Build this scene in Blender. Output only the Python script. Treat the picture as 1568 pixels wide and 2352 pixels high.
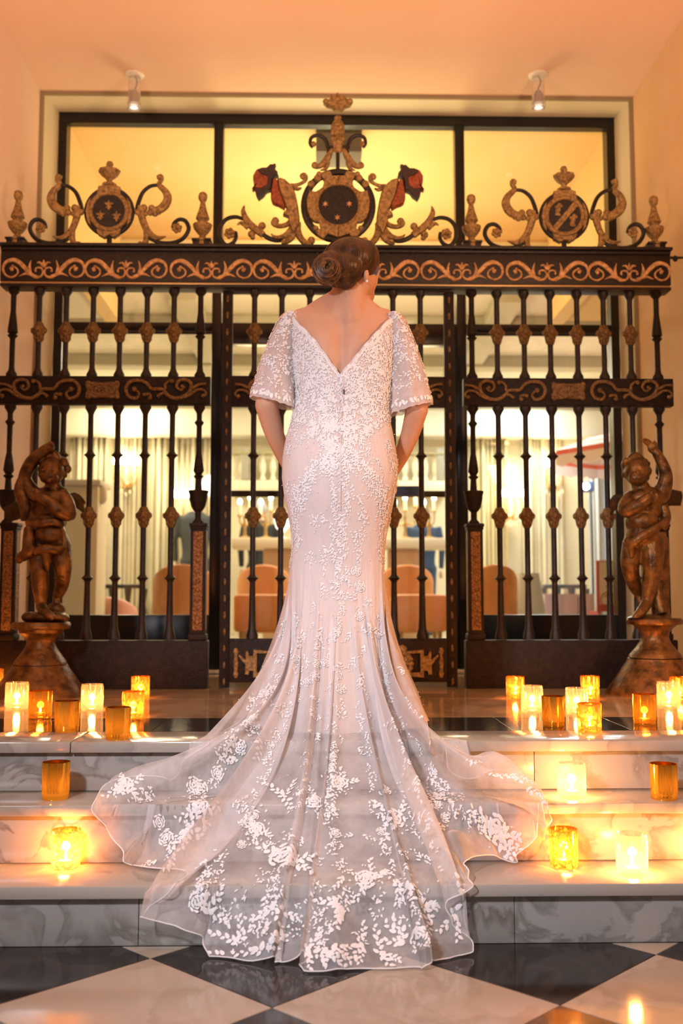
import bpy, bmesh, math, random
import numpy as np
from mathutils import Vector, Matrix, noise as mnoise
for _o in list(bpy.data.objects): bpy.data.objects.remove(_o)
random.seed(7)
SC = bpy.context.scene
COL = SC.collection
# ---------------------------------------------------------------- camera
F = 35.0/36.0*2352; TH = math.radians(5.0); PH = math.radians(1.2); HC = .436
cam = bpy.data.cameras.new('camera'); camo = bpy.data.objects.new('camera', cam); COL.objects.link(camo)
cam.sensor_fit = 'VERTICAL'; cam.sensor_height = 36; cam.sensor_width = 24; cam.lens = 35
camo.location = (0, 0, HC); camo.rotation_euler = (math.pi/2+TH, 0, -PH)
cam.clip_start = .05; cam.clip_end = 100
cam.dof.use_dof = True; cam.dof.focus_distance = 3.25; cam.dof.aperture_fstop = 2.4
SC.camera = camo
# ---------------------------------------------------------------- world, lights, exposure
SC.view_settings.view_transform = 'Standard'; SC.view_settings.look = 'None'
SC.view_settings.gamma = 1; SC.view_settings.use_curve_mapping = False
SC.view_settings.exposure = 0.0
SC.cycles.transparent_max_bounces = 16
SC.cycles.max_bounces = 5; SC.cycles.diffuse_bounces = 2; SC.cycles.glossy_bounces = 3
SC.cycles.use_adaptive_sampling = True; SC.cycles.adaptive_threshold = .1
W = bpy.data.worlds.new('world'); SC.world = W; W.use_nodes = True
W.node_tree.nodes['Background'].inputs[0].default_value = (.95, .9, .92, 1)
W.node_tree.nodes['Background'].inputs[1].default_value = .2
def light(name, kind, loc, energy, color, size=.1, aim=None, size_y=None, spot=None, blend=.5):
    l = bpy.data.lights.new(name, kind); o = bpy.data.objects.new(name, l); COL.objects.link(o)
    o.location = loc; l.energy = energy; l.color = color
    if kind == 'AREA':
        l.size = size
        if size_y: l.shape = 'RECTANGLE'; l.size_y = size_y
    else:
        l.shadow_soft_size = size
    if kind == 'SPOT':
        l.spot_size = spot; l.spot_blend = blend
    if aim is not None:
        d = Vector(aim)-Vector(loc); o.rotation_euler = d.to_track_quat('-Z', 'Y').to_euler()
    return o
light('foyer_spot_lamp', 'SPOT', (-1.3, .1, 1.8), 450, (.92, .92, 1.0), .13, (.05, 3.0, .3), spot=math.radians(56), blend=1.0)
light('foyer_warm_fill', 'AREA', (.3, .9, 3.42), 15, (1.0, .82, .64), 1.4, (.3, .9, 0))  # unseen warm fill added overhead for soft ambient light
light('foyer_wall_lamp', 'AREA', (1.75, 2.5, 1.75), 19, (1.0, .50, .22), .4, (.2, 3.4, .9))
for _x in (-1.35, 1.55): light('ceiling_fill_light', 'SPOT', (_x, 2.6, 1.9), 140, (1.0, .63, .42), .12, (_x*.7, 3.5, 3.5), spot=math.radians(140), blend=.9)  # unseen spots added to brighten the ceiling and upper walls
# ---------------------------------------------------------------- pixel helpers (photo pixel -> point on a known plane)
CP = Vector((0, 0, HC))
FW = Vector((math.cos(TH)*math.sin(PH), math.cos(TH)*math.cos(PH), math.sin(TH)))
RT = Vector((math.cos(PH), -math.sin(PH), 0)); UP = RT.cross(FW)
def ray(x, y): return FW+RT*((x-784)/F)+UP*((1176-y)/F)
def P(x, y, Y):
    r = ray(x, y); return CP+r*(Y/r.y)
def PZ(x, y, z):
    r = ray(x, y); return CP+r*((z-HC)/r.z)
# ---------------------------------------------------------------- materials
MATS = {}
def nd(nt, t, loc=None, **kw):
    n = nt.nodes.new(t)
    for k, v in kw.items():
        if k.startswith('i_'):
            n.inputs[k[2:]].default_value = v
        else: setattr(n, k, v)
    return n
def mat(name, color, rough=.5, metal=0., color2=None, scale=8., detail=4., bump=0., bscale=None, spec=None, coat=0., emit=None, estr=0., trans=0., alpha=1., sss=0., lo=.35, hi=.65, ior=None, coords='Object', sheen=0., stretch=None):
    if name in MATS: return MATS[name]
    m = bpy.data.materials.new(name); m.use_nodes = True; nt = m.node_tree
    b = nt.nodes['Principled BSDF']; L = nt.links.new
    b.inputs['Base Color'].default_value = (*color, 1); b.inputs['Roughness'].default_value = rough; b.inputs['Metallic'].default_value = metal
    if spec is not None: b.inputs['Specular IOR Level'].default_value = spec
    if coat: b.inputs['Coat Weight'].default_value = coat; b.inputs['Coat Roughness'].default_value = .08
    if emit: b.inputs['Emission Color'].default_value = (*emit, 1); b.inputs['Emission Strength'].default_value = estr
    if trans: b.inputs['Transmission Weight'].default_value = trans
    if alpha < 1: b.inputs['Alpha'].default_value = alpha
    if ior: b.inputs['IOR'].default_value = ior
    if sheen: b.inputs['Sheen Weight'].default_value = sheen
    if sss: b.inputs['Subsurface Weight'].default_value = sss; b.inputs['Subsurface Radius'].default_value = (.02, .008, .005); b.inputs['Subsurface Scale'].default_value = .6
    if color2 or bump:
        tc = nd(nt, 'ShaderNodeTexCoord'); vec = tc.outputs[coords]
        if stretch:
            mp = nd(nt, 'ShaderNodeMapping'); mp.inputs['Scale'].default_value = stretch; L(vec, mp.inputs[0]); vec = mp.outputs[0]
    if color2:
        n = nd(nt, 'ShaderNodeTexNoise', i_Scale=scale, i_Detail=detail); L(vec, n.inputs['Vector'])
        r = nd(nt, 'ShaderNodeValToRGB'); r.color_ramp.elements[0].position = lo; r.color_ramp.elements[1].position = hi
        r.color_ramp.elements[0].color = (*color, 1); r.color_ramp.elements[1].color = (*color2, 1)
        L(n.outputs['Fac'], r.inputs[0]); L(r.outputs[0], b.inputs['Base Color'])
    if bump:
        n2 = nd(nt, 'ShaderNodeTexNoise', i_Scale=bscale or scale*3, i_Detail=3.); L(vec, n2.inputs['Vector'])
        bp = nd(nt, 'ShaderNodeBump', i_Strength=bump, i_Distance=.01); L(n2.outputs['Fac'], bp.inputs['Height']); L(bp.outputs[0], b.inputs['Normal'])
    MATS[name] = m
    return m
def marble(name, base, vein, rough=.12, scale=3., veins=.5, cloud=None):
    m = bpy.data.materials.new(name); m.use_nodes = True; nt = m.node_tree; b = nt.nodes['Principled BSDF']; L = nt.links.new
    tc = nd(nt, 'ShaderNodeTexCoord'); g = nd(nt, 'ShaderNodeNewGeometry')
    n1 = nd(nt, 'ShaderNodeTexNoise', i_Scale=scale, i_Detail=8., i_Distortion=.55); L(g.outputs['Position'], n1.inputs['Vector'])
    r1 = nd(nt, 'ShaderNodeValToRGB'); e = r1.color_ramp.elements
    e[0].position = .40; e[0].color = (0, 0, 0, 1); e[1].position = .5; e[1].color = (1, 1, 1, 1)
    e2 = r1.color_ramp.elements.new(.53); e2.color = (0, 0, 0, 1)
    L(n1.outputs['Fac'], r1.inputs[0])
    n2 = nd(nt, 'ShaderNodeTexNoise', i_Scale=scale*1.7, i_Detail=5.); L(g.outputs['Position'], n2.inputs['Vector'])
    mu = nd(nt, 'ShaderNodeMath', operation='MULTIPLY'); L(r1.outputs[0], mu.inputs[0]); L(n2.outputs['Fac'], mu.inputs[1])
    m2 = nd(nt, 'ShaderNodeMath', operation='MULTIPLY'); L(mu.outputs[0], m2.inputs[0]); m2.inputs[1].default_value = veins*2
    n3 = nd(nt, 'ShaderNodeTexNoise', i_Scale=scale*.8, i_Detail=3.); L(g.outputs['Position'], n3.inputs['Vector'])
    mc = nd(nt, 'ShaderNodeMix', data_type='RGBA'); mc.inputs['A'].default_value = (*base, 1); mc.inputs['B'].default_value = (*(cloud or base), 1)
    L(n3.outputs['Fac'], mc.inputs['Factor'])
    mx = nd(nt, 'ShaderNodeMix', data_type='RGBA'); L(m2.outputs[0], mx.inputs['Factor']); L(mc.outputs['Result'], mx.inputs['A']); mx.inputs['B'].default_value = (*vein, 1)
    L(mx.outputs['Result'], b.inputs['Base Color']); b.inputs['Roughness'].default_value = rough
    MATS[name] = m
    return m
IRON = mat('black_iron', (.008, .006, .006), .42, .3, (.022, .017, .015), 60, spec=.5, bump=.25, bscale=140)
IRON_BROWN = mat('brown_iron', (.008, .005, .004), .55, .2, (.018, .011, .008), 40, spec=.3, bump=.3, bscale=120)
GOLD = mat('antique_gilding', (.17, .10, .034), .5, .4, (.42, .27, .10), 70, bump=.5, bscale=160)
GOLD_DARK = mat('worn_gilding', (.09, .055, .02), .5, .4, (.27, .165, .065), 90, bump=.5, bscale=160)
GOLD_LIGHT = mat('frieze_gilding', (.36, .2, .085), .5, .3, (.68, .42, .19), 60, bump=.4, bscale=150)
REDPAINT = mat('red_brown_paint', (.17, .03, .008), .5, 0, (.34, .075, .018), 60, bump=.3, bscale=120)
BRONZE = mat('brown_bronze', (.06, .028, .008), .36, .55, (.21, .105, .03), 22, bump=.35, bscale=60)
BRONZE_DARK = mat('dark_bronze', (.02, .012, .007), .45, .4, (.05, .028, .014), 25, bump=.3, bscale=70)
PEACH = mat('peach_plaster', (.86, .60, .48), .75, 0, (.87, .64, .50), 2.2, bump=.06, bscale=40)
PEACH_R = mat('orange_plaster', (.82, .53, .28), .75, 0, (.86, .60, .36), 2.2, bump=.06, bscale=40)
CEILM = mat('ceiling_plaster', (.88, .58, .41), .8, 0, (.90, .62, .45), 1.6)
CREAM = mat('cream_paint', (.74, .66, .46), .5)
OLIVE = mat('olive_trim', (.34, .28, .16), .6)
BLACKF = mat('black_window_steel', (.006, .006, .006), .28, .2)
MARW = marble('pale_marble', (.36, .325, .28), (.2, .17, .14), .16, 3.2, .45, (.42, .38, .335))
MARR = marble('grey_veined_marble', (.43, .40, .37), (.17, .15, .13), .25, 6.5, .65, (.31, .29, .265))
MARF = marble('cream_floor_marble', (.42, .355, .285), (.28, .22, .165), .1, 2.4, .4, (.49, .42, .345))
MARB = marble('black_floor_marble', (.016, .013, .012), (.06, .05, .045), .1, 4., .35, (.022, .018, .016))
MARL = marble('brown_landing_marble', (.40, .27, .15), (.22, .14, .075), .09, 3., .5, (.46, .32, .19))
GROUT = mat('grout', (.28, .22, .16), .8)
# ---------------------------------------------------------------- mesh builder
def crom(pts, n=6, closed=False):
    pts = [Vector(p) for p in pts]; out = []; N = len(pts)
    for i in range(N if closed else N-1):
        if closed: p0, p1, p2, p3 = pts[i-1], pts[i], pts[(i+1) % N], pts[(i+2) % N]
        else: p0, p1, p2, p3 = pts[max(i-1, 0)], pts[i], pts[i+1], pts[min(i+2, N-1)]
        for k in range(n):
            t = k/n
            out.append(.5*((2*p1)+(p2-p0)*t+(2*p0-5*p1+4*p2-p3)*t*t+(3*p1-p0-3*p2+p3)*t**3))
    if not closed: out.append(pts[-1].copy())
    return out
def lerpw(ws, n):
    ws = list(ws) if hasattr(ws, '__len__') else [ws, ws]
    return list(np.interp(np.linspace(0, 1, n), np.linspace(0, 1, len(ws)), ws))
class MB:
    def __init__(s): s.v = []; s.f = []
    def add(s, vs, fs):
        o = len(s.v); s.v += [tuple(p) for p in vs]; s.f += [tuple(i+o for i in f) for f in fs]; return s
    def box(s, x0, x1, y0, y1, z0, z1, b=0.):
        if b <= 0:
            vs = [(x, y, z) for z in (z0, z1) for y in (y0, y1) for x in (x0, x1)]
            return s.add(vs, [(0, 2, 3, 1), (4, 5, 7, 6), (0, 1, 5, 4), (2, 6, 7, 3), (0, 4, 6, 2), (1, 3, 7, 5)])
        bm = bmesh.new(); bmesh.ops.create_cube(bm, size=1)
        for v in bm.verts: v.co = ((x0+x1)/2+v.co.x*(x1-x0), (y0+y1)/2+v.co.y*(y1-y0), (z0+z1)/2+v.co.z*(z1-z0))
        bmesh.ops.bevel(bm, geom=bm.edges[:], offset=b, segments=2, profile=.5, affect='EDGES')
        bm.verts.index_update(); s.add([v.co[:] for v in bm.verts], [[v.index for v in f.verts] for f in bm.faces]); bm.free(); return s
    def lathe(s, prof, c=(0, 0, 0), n=20, cap=True, sx=1., sy=1., rib=0, ribamp=0.):
        vs = []; m = len(prof)
        for r, z in prof:
            for k in range(n):
                a = 2*math.pi*k/n; rr = r*(1+ribamp*math.cos(rib*a)) if rib else r
                vs.append((c[0]+rr*math.cos(a)*sx, c[1]+rr*math.sin(a)*sy, c[2]+z))
        fs = [(i*n+k, i*n+(k+1) % n, (i+1)*n+(k+1) % n, (i+1)*n+k) for i in range(m-1) for k in range(n)]
        if cap: fs += [tuple(range(n-1, -1, -1)), tuple((m-1)*n+k for k in range(n))]
        return s.add(vs, fs)
    def tube(s, pts, rad, n=8, flat=None, nrm=(0, 1, 0), cap=True):
        """sweep; rad = radius per point; flat = radius along nrm (for flat ornament) or None for round"""
        pts = [Vector(p) for p in pts]; N = len(pts); rad = lerpw(rad, N); fl = lerpw(flat, N) if flat is not None else rad
        vs = []; ref = Vector(nrm); prev = None
        for i, p in enumerate(pts):
            t = (pts[min(i+1, N-1)]-pts[max(i-1, 0)])
            t = t.normalized() if t.length > 1e-9 else (prev or Vector((0, 0, 1)))
            prev = t
            if flat is not None:
                b = ref.normalized(); a = t.cross(b); a = a.normalized() if a.length > 1e-6 else Vector((1, 0, 0))
            else:
                u = ref if abs(t.dot(ref)) < .95 else Vector((1, 0, 0)) if abs(t.x) < .9 else Vector((0, 0, 1))
                a = t.cross(u).normalized(); b = t.cross(a).normalized()
            for k in range(n):
                an = 2*math.pi*k/n; vs.append(p+a*(math.cos(an)*rad[i])+b*(math.sin(an)*fl[i]))
        fs = [(i*n+k, i*n+(k+1) % n, (i+1)*n+(k+1) % n, (i+1)*n+k) for i in range(N-1) for k in range(n)]
        if cap: fs += [tuple(range(n-1, -1, -1)), tuple((N-1)*n+k for k in range(n))]
        return s.add(vs, fs)
    def ball(s, c, rx, ry=None, rz=None, nu=12, nv=8, rot=None):
        ry = ry or rx; rz = rz or rx; vs = []; c = Vector(c)
        for j in range(1, nv):
            t = math.pi*j/nv
            for k in range(nu):
                a = 2*math.pi*k/nu; q = Vector((rx*math.sin(t)*math.cos(a), ry*math.sin(t)*math.sin(a), rz*math.cos(t)))
                if rot is not None: q = rot @ q
                vs.append(c+q)
        top = Vector((0, 0, rz)); bot = Vector((0, 0, -rz))
        if rot is not None: top = rot @ top; bot = rot @ bot
        vs += [c+top, c+bot]; T = (nv-1)*nu
        fs = [(j*nu+k, (j+1)*nu+k, (j+1)*nu+(k+1) % nu, j*nu+(k+1) % nu) for j in range(nv-2) for k in range(nu)]
        fs += [(T, k, (k+1) % nu) for k in range(nu)]+[(T+1, (nv-2)*nu+(k+1) % nu, (nv-2)*nu+k) for k in range(nu)]
        return s.add(vs, fs)
    def prism(s, poly, y0, y1, inset=0.):
        """polygon in (x,z), extruded from y1 (back) to y0 (front); front edge inset gives a rounded relief"""
        n = len(poly); pl = [Vector((p[0], p[1])) for p in poly]
        ar = sum(pl[i].x*pl[(i+1) % n].y-pl[(i+1) % n].x*pl[i].y for i in range(n))
        sg = 1 if ar > 0 else -1
        def off(d):
            o = []
            for i in range(n):
                t = (pl[(i+1) % n]-pl[i-1]); t = t.normalized() if t.length > 1e-9 else Vector((1, 0)); nn = Vector((-t.y, t.x))*sg
                o.append(pl[i]+nn*d)
            return o
        rings = [(pl, y1), (pl, y0+(y1-y0)*.35), (off(inset), y0)] if inset else [(pl, y1), (pl, y0)]
        vs = [(p.x, y, p.y) for r, y in rings for p in r]; m = len(rings)
        fs = []
        for i in range(m-1):
            for k in range(n):
                q = (i*n+k, i*n+(k+1) % n, (i+1)*n+(k+1) % n, (i+1)*n+k); fs.append(q if sg > 0 else q[::-1])
        a = tuple(range(n)); z = tuple((m-1)*n+k for k in range(n))
        fs += [a[::-1] if sg > 0 else a, z if sg > 0 else z[::-1]]
        return s.add(vs, fs)
    def grid(s, rows, closed=False):
        h = len(rows); w = len(rows[0]); vs = [p for r in rows for p in r]
        fs = [(i*w+k, i*w+(k+1) % w, (i+1)*w+(k+1) % w, (i+1)*w+k) for i in range(h-1) for k in range(w if closed else w-1)]
        return s.add(vs, fs)
    def mesh(s, name, m=None, smooth=True):
        me = bpy.data.meshes.new(name); me.from_pydata(s.v, [], s.f); me.validate(); me.update()
        bm = bmesh.new(); bm.from_mesh(me); bmesh.ops.recalc_face_normals(bm, faces=bm.faces); bm.to_mesh(me); bm.free()
        if m: me.materials.append(m)
        if smooth:
            me.polygons.foreach_set('use_smooth', [True]*len(me.polygons))
            me.set_sharp_from_angle(angle=math.radians(40))
        return me
    def build(s, name, m, parent=None, smooth=True, loc=None):
        return link(name, s.mesh(name, m, smooth), parent, loc)
def link(name, me, parent=None, loc=None, rot=None):
    o = bpy.data.objects.new(name, me); COL.objects.link(o)
    if parent is not None:
        o.parent = parent; o.matrix_parent_inverse = Matrix.Identity(4)
    if loc is not None: o.location = loc
    if rot is not None: o.rotation_euler = rot
    return o
def thing(name, label, cat, loc=(0, 0, 0), group=None):
    o = bpy.data.objects.new(name, None); COL.objects.link(o); o.location = loc; o.empty_display_size = .05
    return tag(o, label, cat, group)
def tag(o, label, cat, group=None):
    o['label'] = label; o['category'] = cat
    if group: o['group'] = group
    return o
def struct(o): o['kind'] = 'structure'; return o
def ccopy(o, parent, loc=None, name=None):
    c = o.copy(); COL.objects.link(c); c.parent = parent
    if loc is not None: c.location = loc
    return c
def remesh(mb, name, m, voxel, smooth_it=6, parent=None, post=None, fac=.5):
    me = mb.mesh(name, None, False); o = bpy.data.objects.new('tmp_'+name, me); COL.objects.link(o)
    r = o.modifiers.new('r', 'REMESH'); r.mode = 'VOXEL'; r.voxel_size = voxel
    if smooth_it:
        sm = o.modifiers.new('s', 'SMOOTH'); sm.factor = fac; sm.iterations = smooth_it
    dg = bpy.context.evaluated_depsgraph_get(); ev = o.evaluated_get(dg); me2 = bpy.data.meshes.new_from_object(ev)
    bpy.data.objects.remove(o); me2.name = name
    n = len(me2.vertices); co = np.empty(n*3, dtype=np.float32); me2.vertices.foreach_get('co', co); co = co.reshape(-1, 3)
    if post is not None:
        co = post(co); me2.vertices.foreach_set('co', co.astype(np.float32).ravel())
    me2.materials.clear(); me2.materials.append(m); me2.polygons.foreach_set('use_smooth', [True]*len(me2.polygons)); me2.update()
    return link(name, me2, parent)
# ================================================================ THE SETTING
ZF, Z1, Z2 = -.4787, -.3178, -.1512          # lower floor, first tread, second tread (landing is z = 0)
D1, D2, D3 = 2.7355, 2.945, 3.137            # riser planes
YG, YW = 4.95, 5.85                          # gate plane, window wall plane
XL, XR = -1.70, 1.905; ZC = 3.5
SX0, SX1 = -2.6, 2.8
# lower floor: one base slab and each marble tile its own piece
floor = struct(MB().box(SX0, SX1, -.6, D1+.02, ZF-.06, ZF-.004).build('floor', GROUT, smooth=False))
def clip_poly(poly, axis, val, keep_less):
    out = []; n = len(poly)
    for i in range(n):
        a, b = poly[i], poly[(i+1) % n]; ia = (a[axis] <= val) == keep_less; ib = (b[axis] <= val) == keep_less
        if ia: out.append(a)
        if ia != ib:
            t = (val-a[axis])/(b[axis]-a[axis]); out.append(tuple(a[k]+(b[k]-a[k])*t for k in range(2)))
    return out
def slab(poly, z0, z1, e=.0015):
    n = len(poly); cx = sum(p[0] for p in poly)/n; cy = sum(p[1] for p in poly)/n
    sh = [(p[0]+(cx-p[0])*e*4, p[1]+(cy-p[1])*e*4) for p in poly]
    vs = [(x, y, z0) for x, y in poly]+[(x, y, z1-.0012) for x, y in poly]+[(x, y, z1) for x, y in sh]
    fs = [tuple(range(n))[::-1], tuple(range(2*n, 3*n))]+[(r*n+k, r*n+(k+1) % n, (r+1)*n+(k+1) % n, (r+1)*n+k) for r in (0, 1) for k in range(n)]
    return MB().add(vs, fs)
hx, hy = .3253, .315; tx0, ty0 = -.1072, 2.645
for j in range(-8, 2):
    for i in range(-8, 9):
        if (i+j) % 2: continue
        cx, cy = tx0+i*hx, ty0+j*hy; g = .0012
        poly = [(cx-hx+g, cy), (cx, cy-hy+g), (cx+hx-g, cy), (cx, cy+hy-g)]
        if cy-hy > D1-.005: continue
        poly = clip_poly(poly, 1, D1-.004, True)
        if len(poly) < 3 or cx+hx < -1.9 or cx-hx > 2.1 or cy < -.2: continue
        slab(poly, ZF-.01, ZF).build('floor_tile', MARB if j % 2 == 0 else MARF, floor, smooth=False)
# stairs: three steps, each riser slab and tread slab a piece
stairs = struct(MB().box(SX0, SX1, D3+.02, 5.82, ZF-.06, -.03).build('floor_landing', GROUT, smooth=False))
def slabs(name, xs, y0, y1, z0, z1, m, b=.004):
    for a, c in zip(xs[:-1], xs[1:]): MB().box(a+.0008, c-.0008, y0, y1, z0, z1, b).build(name, m, stairs)
slabs('riser_slab', [SX0, PZ(316, 2175, ZF).x, PZ(1183, 2168, ZF).x, SX1], D1, D1+.03, ZF, Z1-.034, MARR, .002)
slabs('tread_slab', [SX0, .2, SX1], D1-.028, D2+.03, Z1-.033, Z1, MARW, .004)
slabs('riser_slab', [SX0, -.2, SX1], D2, D2+.03, Z1+.0005, Z2-.031, MARR, .002)
slabs('tread_slab', [SX0, -.35, SX1], D2-.026, D3+.03, Z2-.03, Z2, MARW, .004)
slabs('riser_slab', [SX0, PZ(1202, 1790, Z2).x-.9, PZ(1202, 1790, Z2).x, SX1], D3, D3+.03, Z2+.0005, -.034, MARR, .002)
slabs('landing_edge_slab', [SX0, PZ(170, 1700, 0).x, .25, SX1], D3-.026, 3.35, -.033, 0, MARW, .004)
x = -.56-.4*5
while x < 2.6:
    MB().box(x+.001, x+.399, 3.3515, 3.729, -.03, 0, .0008).build('dark_border_tile', MARB, stairs, smooth=False); x += .4
x = -2.6
for k in range(6):
    for (a, b) in ((3.73, 4.43), (4.43, 5.13), (5.13, 5.82)):
        MB().box(x+.001, x+.899, a+.001, b-.001, -.03, 0, .0008).build('landing_tile', MARL, stairs, smooth=False)
    x += .9
# walls and ceiling of the foyer
struct(MB().box(XL-.15, XL, -.5, YW+.25, -.03, ZC).build('wall_left', PEACH, smooth=False))
struct(MB().box(XR, XR+.15, -.5, YW+.25, -.03, ZC).build('wall_right', PEACH_R, smooth=False))
struct(MB().box(XL-.15, XR+.15, -.8, YW+.25, ZC, ZC+.12).build('ceiling', CEILM, smooth=False))
# trim around the window opening: olive edge and cream reveal
def ringbox(mb, x0, x1, z1, t, y0, y1, z0=0.):
    mb.box(x0, x0+t, y0, y1, z0, z1); mb.box(x1-t, x1, y0, y1, z0, z1); mb.box(x0+t, x1-t, y0, y1, z1-t, z1); return mb
t1 = struct(ringbox(MB(), XL+.001, XR-.001, ZC-.001, .022, YW-.03, YW+.2).build('trim_1', OLIVE, smooth=False))
t2 = MB()
xa, xb, za = XL+.023, XR-.023, ZC-.023
FX0, FX1, FZ = P(124, 700, YW+.14).x, P(1421, 700, YW+.14).x, P(784, 264, YW+.14).z
yo, yi = YW-.02, YW+.135
rv = [(xa, yo, 0), (xa, yo, za), (xb, yo, za), (xb, yo, 0), (FX0, yi, 0), (FX0, yi, FZ), (FX1, yi, FZ), (FX1, yi, 0)]
rb = [(xa, yi+.02, 0), (xa, yi+.02, za), (xb, yi+.02, za), (xb, yi+.02, 0)]
t2.add(rv+rb, [(0, 4, 5, 1), (1, 5, 6, 2), (2, 6, 7, 3), (0, 1, 9, 8), (1, 2, 10, 9), (2, 3, 11, 10), (8, 9, 5, 4), (9, 10, 6, 5), (10, 11, 7, 6), (0, 8, 4), (3, 7, 11)])
struct(t2.build('trim_2', CREAM, smooth=False))
# window wall: black steel frame with panes
YF = YW+.14
win = struct(ringbox(MB(), FX0, FX1, FZ, .052, YF, YF+.09).build('window_1', BLACKF, smooth=False))
def wp(px, py): return P(px, py, YF)
def wbar(x0, x1, y0, y1, name='mullion', d=.08, dy=0.):
    a = wp(x0, y0); b = wp(x1, y1); return MB().box(a.x, b.x, YF+dy, YF+dy+d, min(a.z, b.z), max(a.z, b.z), .004).build(name, BLACKF, win)
zt = FZ-.052
m1a, m1b = wp(490, 420).x, wp(512, 420).x; m2a, m2b = wp(1045, 420).x, wp(1067, 420).x
for a, b in ((m1a, m1b), (m2a, m2b)): MB().box(a, b, YF, YF+.09, 0.02, zt, .004).build('mullion', BLACKF, win)
zb1, zb0 = wp(784, 742).z, wp(784, 762).z
zq1, zq0 = wp(784, 578).z, wp(784, 640).z
for a, b in ((FX0+.052, m1a), (m1b, m2a), (m2b, FX1-.052)):
    MB().box(a, b, YF+.004, YF+.086, zq0, zq1, .004).build('transom', BLACKF, win)
    c = (a, b) == (m1b, m2a)
    MB().box(a, b, YF+.004, YF+.086, zb0-(.075 if c else 0), zb1, .004).build('transom', BLACKF, win)
    if not c:
        MB().box(a, b, YF+.004, YF+.086, 0.0, wp(784, 1412).z, .004).build('kick_panel', BLACKF, win)
        MB().box(a, b, YF-.012, YF+.003, zb0-.022, zb0-.006, .003).build('glazing_bead', BLACKF, win)
    MB().box(a, b, YF-.012, YF+.003, zt-.02, zt-.004, .003).build('glazing_bead', BLACKF, win)
GLASS = bpy.data.materials.new('window_glass'); GLASS.use_nodes = True
_nt = GLASS.node_tree; _b = _nt.nodes['Principled BSDF']; _t = nd(_nt, 'ShaderNodeBsdfTransparent'); _g = nd(_nt, 'ShaderNodeBsdfGlossy'); _g.inputs['Roughness'].default_value = .03
_mx = nd(_nt, 'ShaderNodeMixShader'); _mx.inputs[0].default_value = .05
_t.inputs[0].default_value = (.97, .98, .96, 1)
_nt.links.new(_t.outputs[0], _mx.inputs[1]); _nt.links.new(_g.outputs[0], _mx.inputs[2]); _nt.links.new(_mx.outputs[0], _nt.nodes['Material Output'].inputs[0]); _nt.nodes.remove(_b)
for a, b in ((FX0+.052, m1a), (m1b, m2a), (m2b, FX1-.052)):
    c = (a, b) == (m1b, m2a)
    MB().box(a, b, YF+.04, YF+.046, zq1, zt).build('pane', GLASS, win, smooth=False)
    MB().box(a, b, YF+.04, YF+.046, zb1, zq0).build('pane', GLASS, win, smooth=False)
    if not c: MB().box(a, b, YF+.04, YF+.046, wp(784, 1412).z, zb0).build('pane', GLASS, win, smooth=False)
# pale stone threshold in the doorway
MB().box(FX0, FX1, YF-.06, YF+.12, 0.0, .018, .004).build('threshold', CREAM, stairs)
# ================================================================ THE WROUGHT-IRON GATE SCREEN
def gp(px, py, dy=0.):
    p = P(px, py, YG); return Vector((p.x, p.y+dy, p.z))
PXM = (gp(785, 700)-gp(784, 700)).x           # metres per photo pixel on the gate plane
def rib(mb, pts, w, th=.012, dy=0., n=5, seg=8):
    """flat swept ornament through photo pixels on the gate plane; w = half width in pixels"""
    c = crom([gp(x, y, dy) for x, y in pts], n); ww = [q*PXM for q in lerpw(w, len(c))]
    mb.tube(c, ww, seg, flat=[min(th, max(.003, q*1.1)) for q in ww]); return mb
def ppoly(pts): return [(gp(x, y).x, gp(x, y).z) for x, y in pts]
def mir(pts, c): return [(2*c-x, y) for x, y in pts]
def zs(pts, sc, ox, oy): return [(ox+x/sc, oy+y/sc) for x, y in pts]
def knob(mb, x, y, r, dy=0., th=None): mb.ball(gp(x, y, dy), r*PXM, th or r*PXM*.8, r*PXM, 10, 7); return mb
def rosette(name, x, y, r, m, parent, dy=-.012):
    mb = MB()
    for k in range(6):
        a = k*math.pi/3+.3; mb.ball(gp(x+math.cos(a)*r*.62, y-math.sin(a)*r*.62, dy), r*.42*PXM, .008, r*.42*PXM, 8, 6)
    mb.ball(gp(x, y, dy-.004), r*.36*PXM, .01, r*.36*PXM, 8, 6)
    return mb.build(name, m, parent)

# ---- shared baluster meshes (local z = 0 at the bottom of the bar)
zU0, zU1 = gp(784, 868).z, gp(784, 669).z
zL0, zL1 = gp(784, 1468).z, gp(784, 934).z
def zz(py): return gp(784, py).z
R0 = 6.3*PXM
def bar_upper():
    h = zU1-zU0
    return MB().lathe([(R0*2.0, 0), (R0*2.0, .012), (R0*1.3, .03), (R0, .045), (R0, h-.04), (R0*1.3, h-.03), (R0*2.0, h-.014), (R0*2.0, h)], n=10).mesh('bar', IRON)
def bar_lower():
    h = zL1-zL0; prof = [(R0*2.1, 0), (R0*2.1, .02), (R0*1.45, .05), (R0*1.25, .09)]
    for py in (1328, 1047):
        z = zz(py)-zL0; prof += [(R0, z-.022), (R0*1.25, z-.012), (R0*2.2, z), (R0*1.25, z+.012), (R0, z+.022)]
    prof += [(R0, h-.045), (R0*1.4, h-.032), (R0*2.1, h-.014), (R0*2.1, h)]
    return MB().lathe(prof, n=10).mesh('bar', IRON)
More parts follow.
